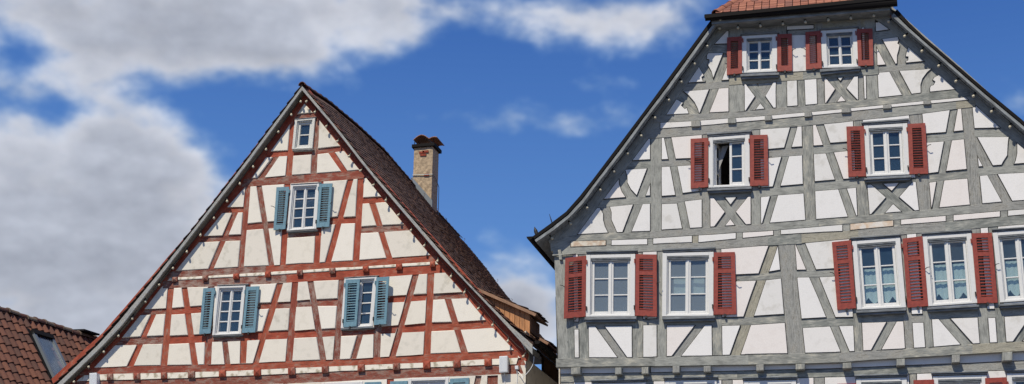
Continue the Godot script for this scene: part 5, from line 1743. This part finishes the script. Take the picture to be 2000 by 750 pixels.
func pantile_house() -> void:
	var ra: Array = [-22.262,9.89,-2.5]
	var ridge := Vector3(ra[0], ra[1], ra[2])
	var yaw: float = deg_to_rad(7.099)
	# local frame: x to the right of the ridge, z towards the square
	var house := thing("tiled_house", "house with brown pantile roof and skylight left of the cream gable", "house", Vector3(ridge.x, 0, ridge.z))
	house.rotation.y = -yaw
	var h := ridge.y - 0.1
	var pitch := deg_to_rad(55.0)
	var slope := 6.2
	var dn := Vector3(cos(pitch), -sin(pitch), 0)
	var nn := Vector3(sin(pitch), cos(pitch), 0)
	var zf := 2.6
	var zb := -9.0
	var roof := group_node("roof", house)
	for sd in [1.0, -1.0]:
		var s := Shape.new()
		var d := Vector3(dn.x * sd, dn.y, 0)
		var up := Vector3(nn.x * sd, nn.y, 0)
		var top := Vector3(0, h, 0)
		var p := []
		for off in [-0.03, -0.15]:
			for e in [[0.0, zf], [slope, zf], [slope, zb], [0.0, zb]]:
				p.append(top + d * e[0] + up * off + Vector3(0, 0, e[1]))
		s.hexa(p)
		part("deck", s, mat.tiles_red[3], roof)
	var tile := pan_tile(0.27, 0.4)
	var ms := []
	for m in mat.tiles_red:
		ms.append(tile.mesh(m))
	var rest := []
	var placed := 0
	for r in 18:
		for c in 46:
			var sl := 0.02 + r * 0.325
			var t := -1.9 + c * 0.252
			# opening of the skylight
			if t > 0.78 and t < 1.62 and sl > 0.42 and sl < 2.0:
				continue
			var z := -t
			if z > zf - 0.1 or z < zb + 0.1:
				continue
			var tf := Transform3D(Basis(Vector3(0, 0, -1), dn.rotated(Vector3(0, 0, 1), rng.randf_range(0.0, 0.02)), nn), Vector3(0, h, z) + dn * sl + nn * rng.randf_range(0.0, 0.008))
			tf.basis.z = tf.basis.x.cross(tf.basis.y)
			if tf.basis.z.dot(nn) < 0.0:
				tf.basis.x = -tf.basis.x
				tf.basis.z = -tf.basis.z
			if r < 10 and t < 5.0 and placed < 290:
				var o := put("tile", ms[rng.randi() % 4], roof)
				o.transform = tf
				placed += 1
			else:
				rest.append(tf)
	var mm := MultiMesh.new()
	mm.transform_format = MultiMesh.TRANSFORM_3D
	mm.mesh = ms[0]
	mm.instance_count = rest.size()
	for i in rest.size():
		mm.set_instance_transform(i, rest[i])
	var mi := MultiMeshInstance3D.new()
	mi.name = "tile_covering"
	mi.multimesh = mm
	mi.set_meta("kind", "stuff")
	roof.add_child(mi)
	var rt := ridge_tile(0.13, 0.42)
	for i in 30:
		var o := put("ridge_tile", rt.mesh([mat.moss, mat.tiles_red[1], mat.moss, mat.tiles_red[3]][i % 4]), roof)
		o.transform = Transform3D(Basis(Vector3(0, 0, 1), Vector3(0, 1, 0), Vector3(-1, 0, 0)).rotated(Vector3(1, 0, 0), rng.randf_range(-0.03, 0.03)), Vector3(rng.randf_range(-0.02, 0.02), h - 0.05 + rng.randf_range(-0.015, 0.02), 2.3 - i * 0.37))
	# roof window
	var sk := group_node("skylight", house)
	var pos := func(t: float, sl: float, off: float) -> Vector3:
		return Vector3(0, h, -t) + dn * sl + nn * off
	var blk := func(s: Shape, t0: float, t1: float, s0: float, s1: float, o0: float, o1: float) -> void:
		s.hexa([pos.call(t0, s0, o0), pos.call(t1, s0, o0), pos.call(t1, s1, o0), pos.call(t0, s1, o0), pos.call(t0, s0, o1), pos.call(t1, s0, o1), pos.call(t1, s1, o1), pos.call(t0, s1, o1)])
	var s := Shape.new()
	blk.call(s, 0.86, 0.95, 0.66, 2.28, -0.02, 0.13)
	blk.call(s, 1.60, 1.69, 0.66, 2.28, -0.02, 0.13)
	part("frame", s, mat.zinc, sk)
	s = Shape.new()
	blk.call(s, 0.86, 1.69, 0.56, 0.72, -0.02, 0.15)
	blk.call(s, 0.95, 1.60, 2.2, 2.3, -0.02, 0.12)
	part("cover", s, mat.dark_metal, sk)
	s = Shape.new()
	blk.call(s, 0.74, 0.85, 0.5, 2.5, 0.0, 0.06)
	blk.call(s, 1.70, 1.79, 0.5, 2.5, 0.0, 0.06)
	blk.call(s, 0.80, 1.75, 2.31, 2.55, 0.0, 0.05)
	part("flashing", s, mat.dark_metal, sk)
	s = Shape.new()
	blk.call(s, 0.95, 1.60, 0.72, 2.2, 0.085, 0.095)
	part("pane", s, mat.glass, sk)
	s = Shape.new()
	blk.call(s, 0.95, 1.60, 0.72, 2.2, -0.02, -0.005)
	part("blind", s, plain(c8(40, 46, 60), 0.95), sk)  # added dark sheet, standing in for the unlit room under the pane
	# dark sheet metal hatch lying over the ridge
	s = Shape.new()
	s.hexa([Vector3(-0.2, h + 0.1, -3.2), Vector3(0.24, h + 0.07, -3.2), Vector3(0.24, h + 0.07, -3.9), Vector3(-0.2, h + 0.1, -3.9), Vector3(-0.2, h + 0.14, -3.2), Vector3(0.24, h + 0.12, -3.2), Vector3(0.24, h + 0.12, -3.9), Vector3(-0.2, h + 0.14, -3.9)])
	part("ridge_vent", s, mat.dark_metal, house)
	# walls under it
	s = Shape.new()
	var half := cos(pitch) * slope - 0.3
	var eave := h - sin(pitch) * slope + 0.35
	s.prism(PackedVector2Array([Vector2(-half, 0.05), Vector2(half, 0.05), Vector2(half, eave), Vector2(0, h - 0.35), Vector2(-half, eave)]), zb + 0.3, zf - 0.25, 0.0)
	part("wall", s, mat.side_wall, house)

func lights() -> void:
	var sets := [
		[RED_BULBS_LEFT, RED_AT, 0.14, "string of white bulbs along the left verge of the red timbered gable", Vector3(0.15, -0.9, 0.4)],
		[RED_BULBS_RIGHT, RED_AT, 0.14, "string of white bulbs along the right verge of the red timbered gable", Vector3(-0.3, -0.85, 0.4)],
		[GREY_BULBS_LEFT, GREY_AT, 0.17, "string of white bulbs along the left verge of the grey timbered gable", Vector3(0.4, -0.8, 0.4)],
		[GREY_BULBS_TOP, GREY_AT, 0.22, "string of white bulbs under the top eave of the grey timbered gable", Vector3(0.0, -0.95, 0.3)],
		[GREY_BULBS_RIGHT, GREY_AT, 0.17, "string of white bulbs along the right verge of the grey timbered gable", Vector3(-0.4, -0.8, 0.4)]]
	for st in sets:
		var p := poly(st[0])
		var base: Vector3 = st[1] + v3(p[0], st[2])
		var node := thing("festoon_lights", st[3], "string lights", base, "strings of bulbs under the verges")
		var path := []
		for i in p.size():
			var c := v3(p[i] - p[0], 0)
			var axis: Vector3 = (st[4] + Vector3(rng.randf_range(-0.2, 0.2), rng.randf_range(-0.1, 0.1), rng.randf_range(-0.15, 0.15))).normalized()
			var s := Shape.new()
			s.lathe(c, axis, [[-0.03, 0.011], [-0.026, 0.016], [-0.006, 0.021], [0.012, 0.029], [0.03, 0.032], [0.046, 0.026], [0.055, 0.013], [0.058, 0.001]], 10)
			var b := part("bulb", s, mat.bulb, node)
			s = Shape.new()
			s.lathe(c, axis, [[-0.1, 0.001], [-0.098, 0.018], [-0.04, 0.023], [-0.028, 0.023]], 8)
			part("socket", s, mat.iron, b)
			path.append(c - axis * 0.1)
			if i < p.size() - 1:
				var m := v3((p[i] + p[i + 1]) / 2.0 - p[0], 0) - axis * 0.1
				path.append(m + Vector3(0, -0.012, 0))
		var s2 := Shape.new()
		s2.tube(path, 0.007, 5)
		part("cable", s2, mat.iron, node)

func cloth(q: PackedVector2Array, u0: float, u1: float, v0: float, v1: float, z: float, folds: float, scallop := 0.0) -> Shape:
	var s := Shape.new()
	var k := 36
	var f := func(u: float, v: float) -> Vector3:
		var vv := v
		if scallop > 0.0 and v > v1 - 0.001:
			vv = v1 - scallop * (1.0 - absf(sin(u * PI * 4.0)))
		return v3(at(q, u, vv), z + sin(u * folds) * 0.005)
	for i in k:
		var a := lerpf(u0, u1, float(i) / k)
		var b := lerpf(u0, u1, float(i + 1) / k)
		for off in [0.0, -0.003]:
			var d := Vector3(0, 0, off)
			s.quad(f.call(a, v0) + d, f.call(b, v0) + d, f.call(b, v1) + d, f.call(a, v1) + d, Vector3(0, 0, 1 if off == 0.0 else -1))
	return s

func curtains() -> void:
	for w in GREY_WINDOWS:
		var q := poly(w.c)
		var c := (q[0] + q[1] + q[2] + q[3]) / 4.0
		var rel := PackedVector2Array()
		for p in q:
			rel.append(p - c)
		var which := {"g7": "of the window second from the right", "g8": "of the window just right of the middle shutter pair", "g9": "of the window cut off by the right edge"}
		if w.id in ["g7", "g8", "g9"]:
			var node := thing("curtain", {"g7": "pale sheer curtain with scalloped hem, leftmost of three on lower floor", "g8": "pale sheer curtain with scalloped hem, middle of three on lower floor", "g9": "pale sheer curtain with scalloped hem at the right picture edge"}[w.id], "curtain", GREY_AT + v3(c, -0.14), "sheer curtains on the lower floor")
			part("panel", cloth(rel, 0.13, 0.87, 0.40, 0.66, 0.0, 60.0), mat.curtain, node)
			part("valance", cloth(rel, 0.13, 0.87, 0.66, 0.90, 0.02, 48.0, 0.09), mat.curtain, node)
		elif w.id == "g6":
			var node := thing("curtain", "plain pale half blind in the window with one open shutter", "blind", GREY_AT + v3(c, -0.16))
			part("panel", cloth(rel, 0.2, 0.8, 0.36, 0.64, 0.0, 14.0), mat.curtain, node)
		elif w.id == "g3":
			var node := thing("curtain", "thin grey curtain blown aside in the open window", "curtain", GREY_AT + v3(c, -0.22))
			var s := Shape.new()
			for off in [0.0, -0.004]:
				var d := Vector3(0, 0, off)
				for e in [[0.30, 0.42, 0.12, 0.34], [0.36, 0.46, 0.10, 0.20]]:
					s.quad(v3(at(rel, e[0], 0.12), 0) + d, v3(at(rel, e[1], 0.12), 0.02) + d, v3(at(rel, e[2] + 0.06, 0.72), 0.03) + d, v3(at(rel, e[2], 0.68), 0) + d, Vector3(0, 0, 1 if off == 0.0 else -1))
			part("panel", s, plain(c8(150, 150, 150), 0.9), node)

func fittings() -> void:
	var a := poly([5.348,7.718,5.542,7.722,5.547,7.354,5.354,7.347])
	var b := poly([5.703,7.503,5.781,7.505,5.782,7.422,5.704,7.42])
	var c := poly([-5.273,7.699,-5.072,7.703,-5.025,7.207,-5.224,7.2])
	for e in [[a, "white cabinet on the red beam at the right end of the cream gable", "junction_cabinet", 0.16], [c, "white cabinet at the lower left corner of the cream gable", "junction_cabinet", 0.16], [b, "small grey junction box beside the white cabinet", "junction_box", 0.08]]:
		var p: PackedVector2Array = e[0]
		var base := Vector2((p[2].x + p[3].x) / 2.0, p[3].y)
		var node := thing(e[2], e[1], "electric box", RED_AT + v3(base, 0.0))
		var q := PackedVector2Array()
		for k in p:
			q.append(k - base)
		var s := Shape.new()
		s.prism(q, -0.02, e[3] - 0.03, 0.006)
		part("housing", s, mat.plastic, node)
		s = Shape.new()
		var m := (q[0] + q[1] + q[2] + q[3]) / 4.0
		var lid := PackedVector2Array()
		for k in q:
			lid.append(m + (k - m) * 1.03)
		s.prism(lid, e[3] - 0.0299, e[3], 0.008)
		part("cover", s, mat.plastic, node)
		if e[2] == "junction_cabinet":
			for k in 6:
				s = Shape.new()
				bar(s, lid, 0.1 + k * 0.145, 0.165 + k * 0.145, 0.06, 0.94, e[3] - 0.002, e[3] + 0.008, 0.003)
				part("rib", s, mat.plastic, node)
		s = Shape.new()
		var foot := (q[2] + q[3]) / 2.0
		s.tube([v3(foot, 0.05), v3(foot + Vector2(0.01, -0.12), 0.03), v3(foot + Vector2(0.0, -0.5), 0.025)], 0.01, 5)
		part("cable", s, mat.plastic, node)
	# loose cable looping from the junction box round the corner
	var o := RED_AT + v3(b[2], 0.05)
	var node2 := thing("loose_cable", "thin grey cable looping from the junction box round the house corner", "cable", o)
	var s2 := Shape.new()
	var path := []
	for i in 25:
		var f := i / 24.0
		path.append(Vector3(f * 0.34 + 0.05 * sin(f * 9.0), -0.06 - 0.22 * sin(f * PI * 1.15) + 0.25 * f * f, 0.03 + 0.05 * sin(f * 5.0)))
	s2.tube(path, 0.008, 5)
	part("cable", s2, mat.plastic, node2)
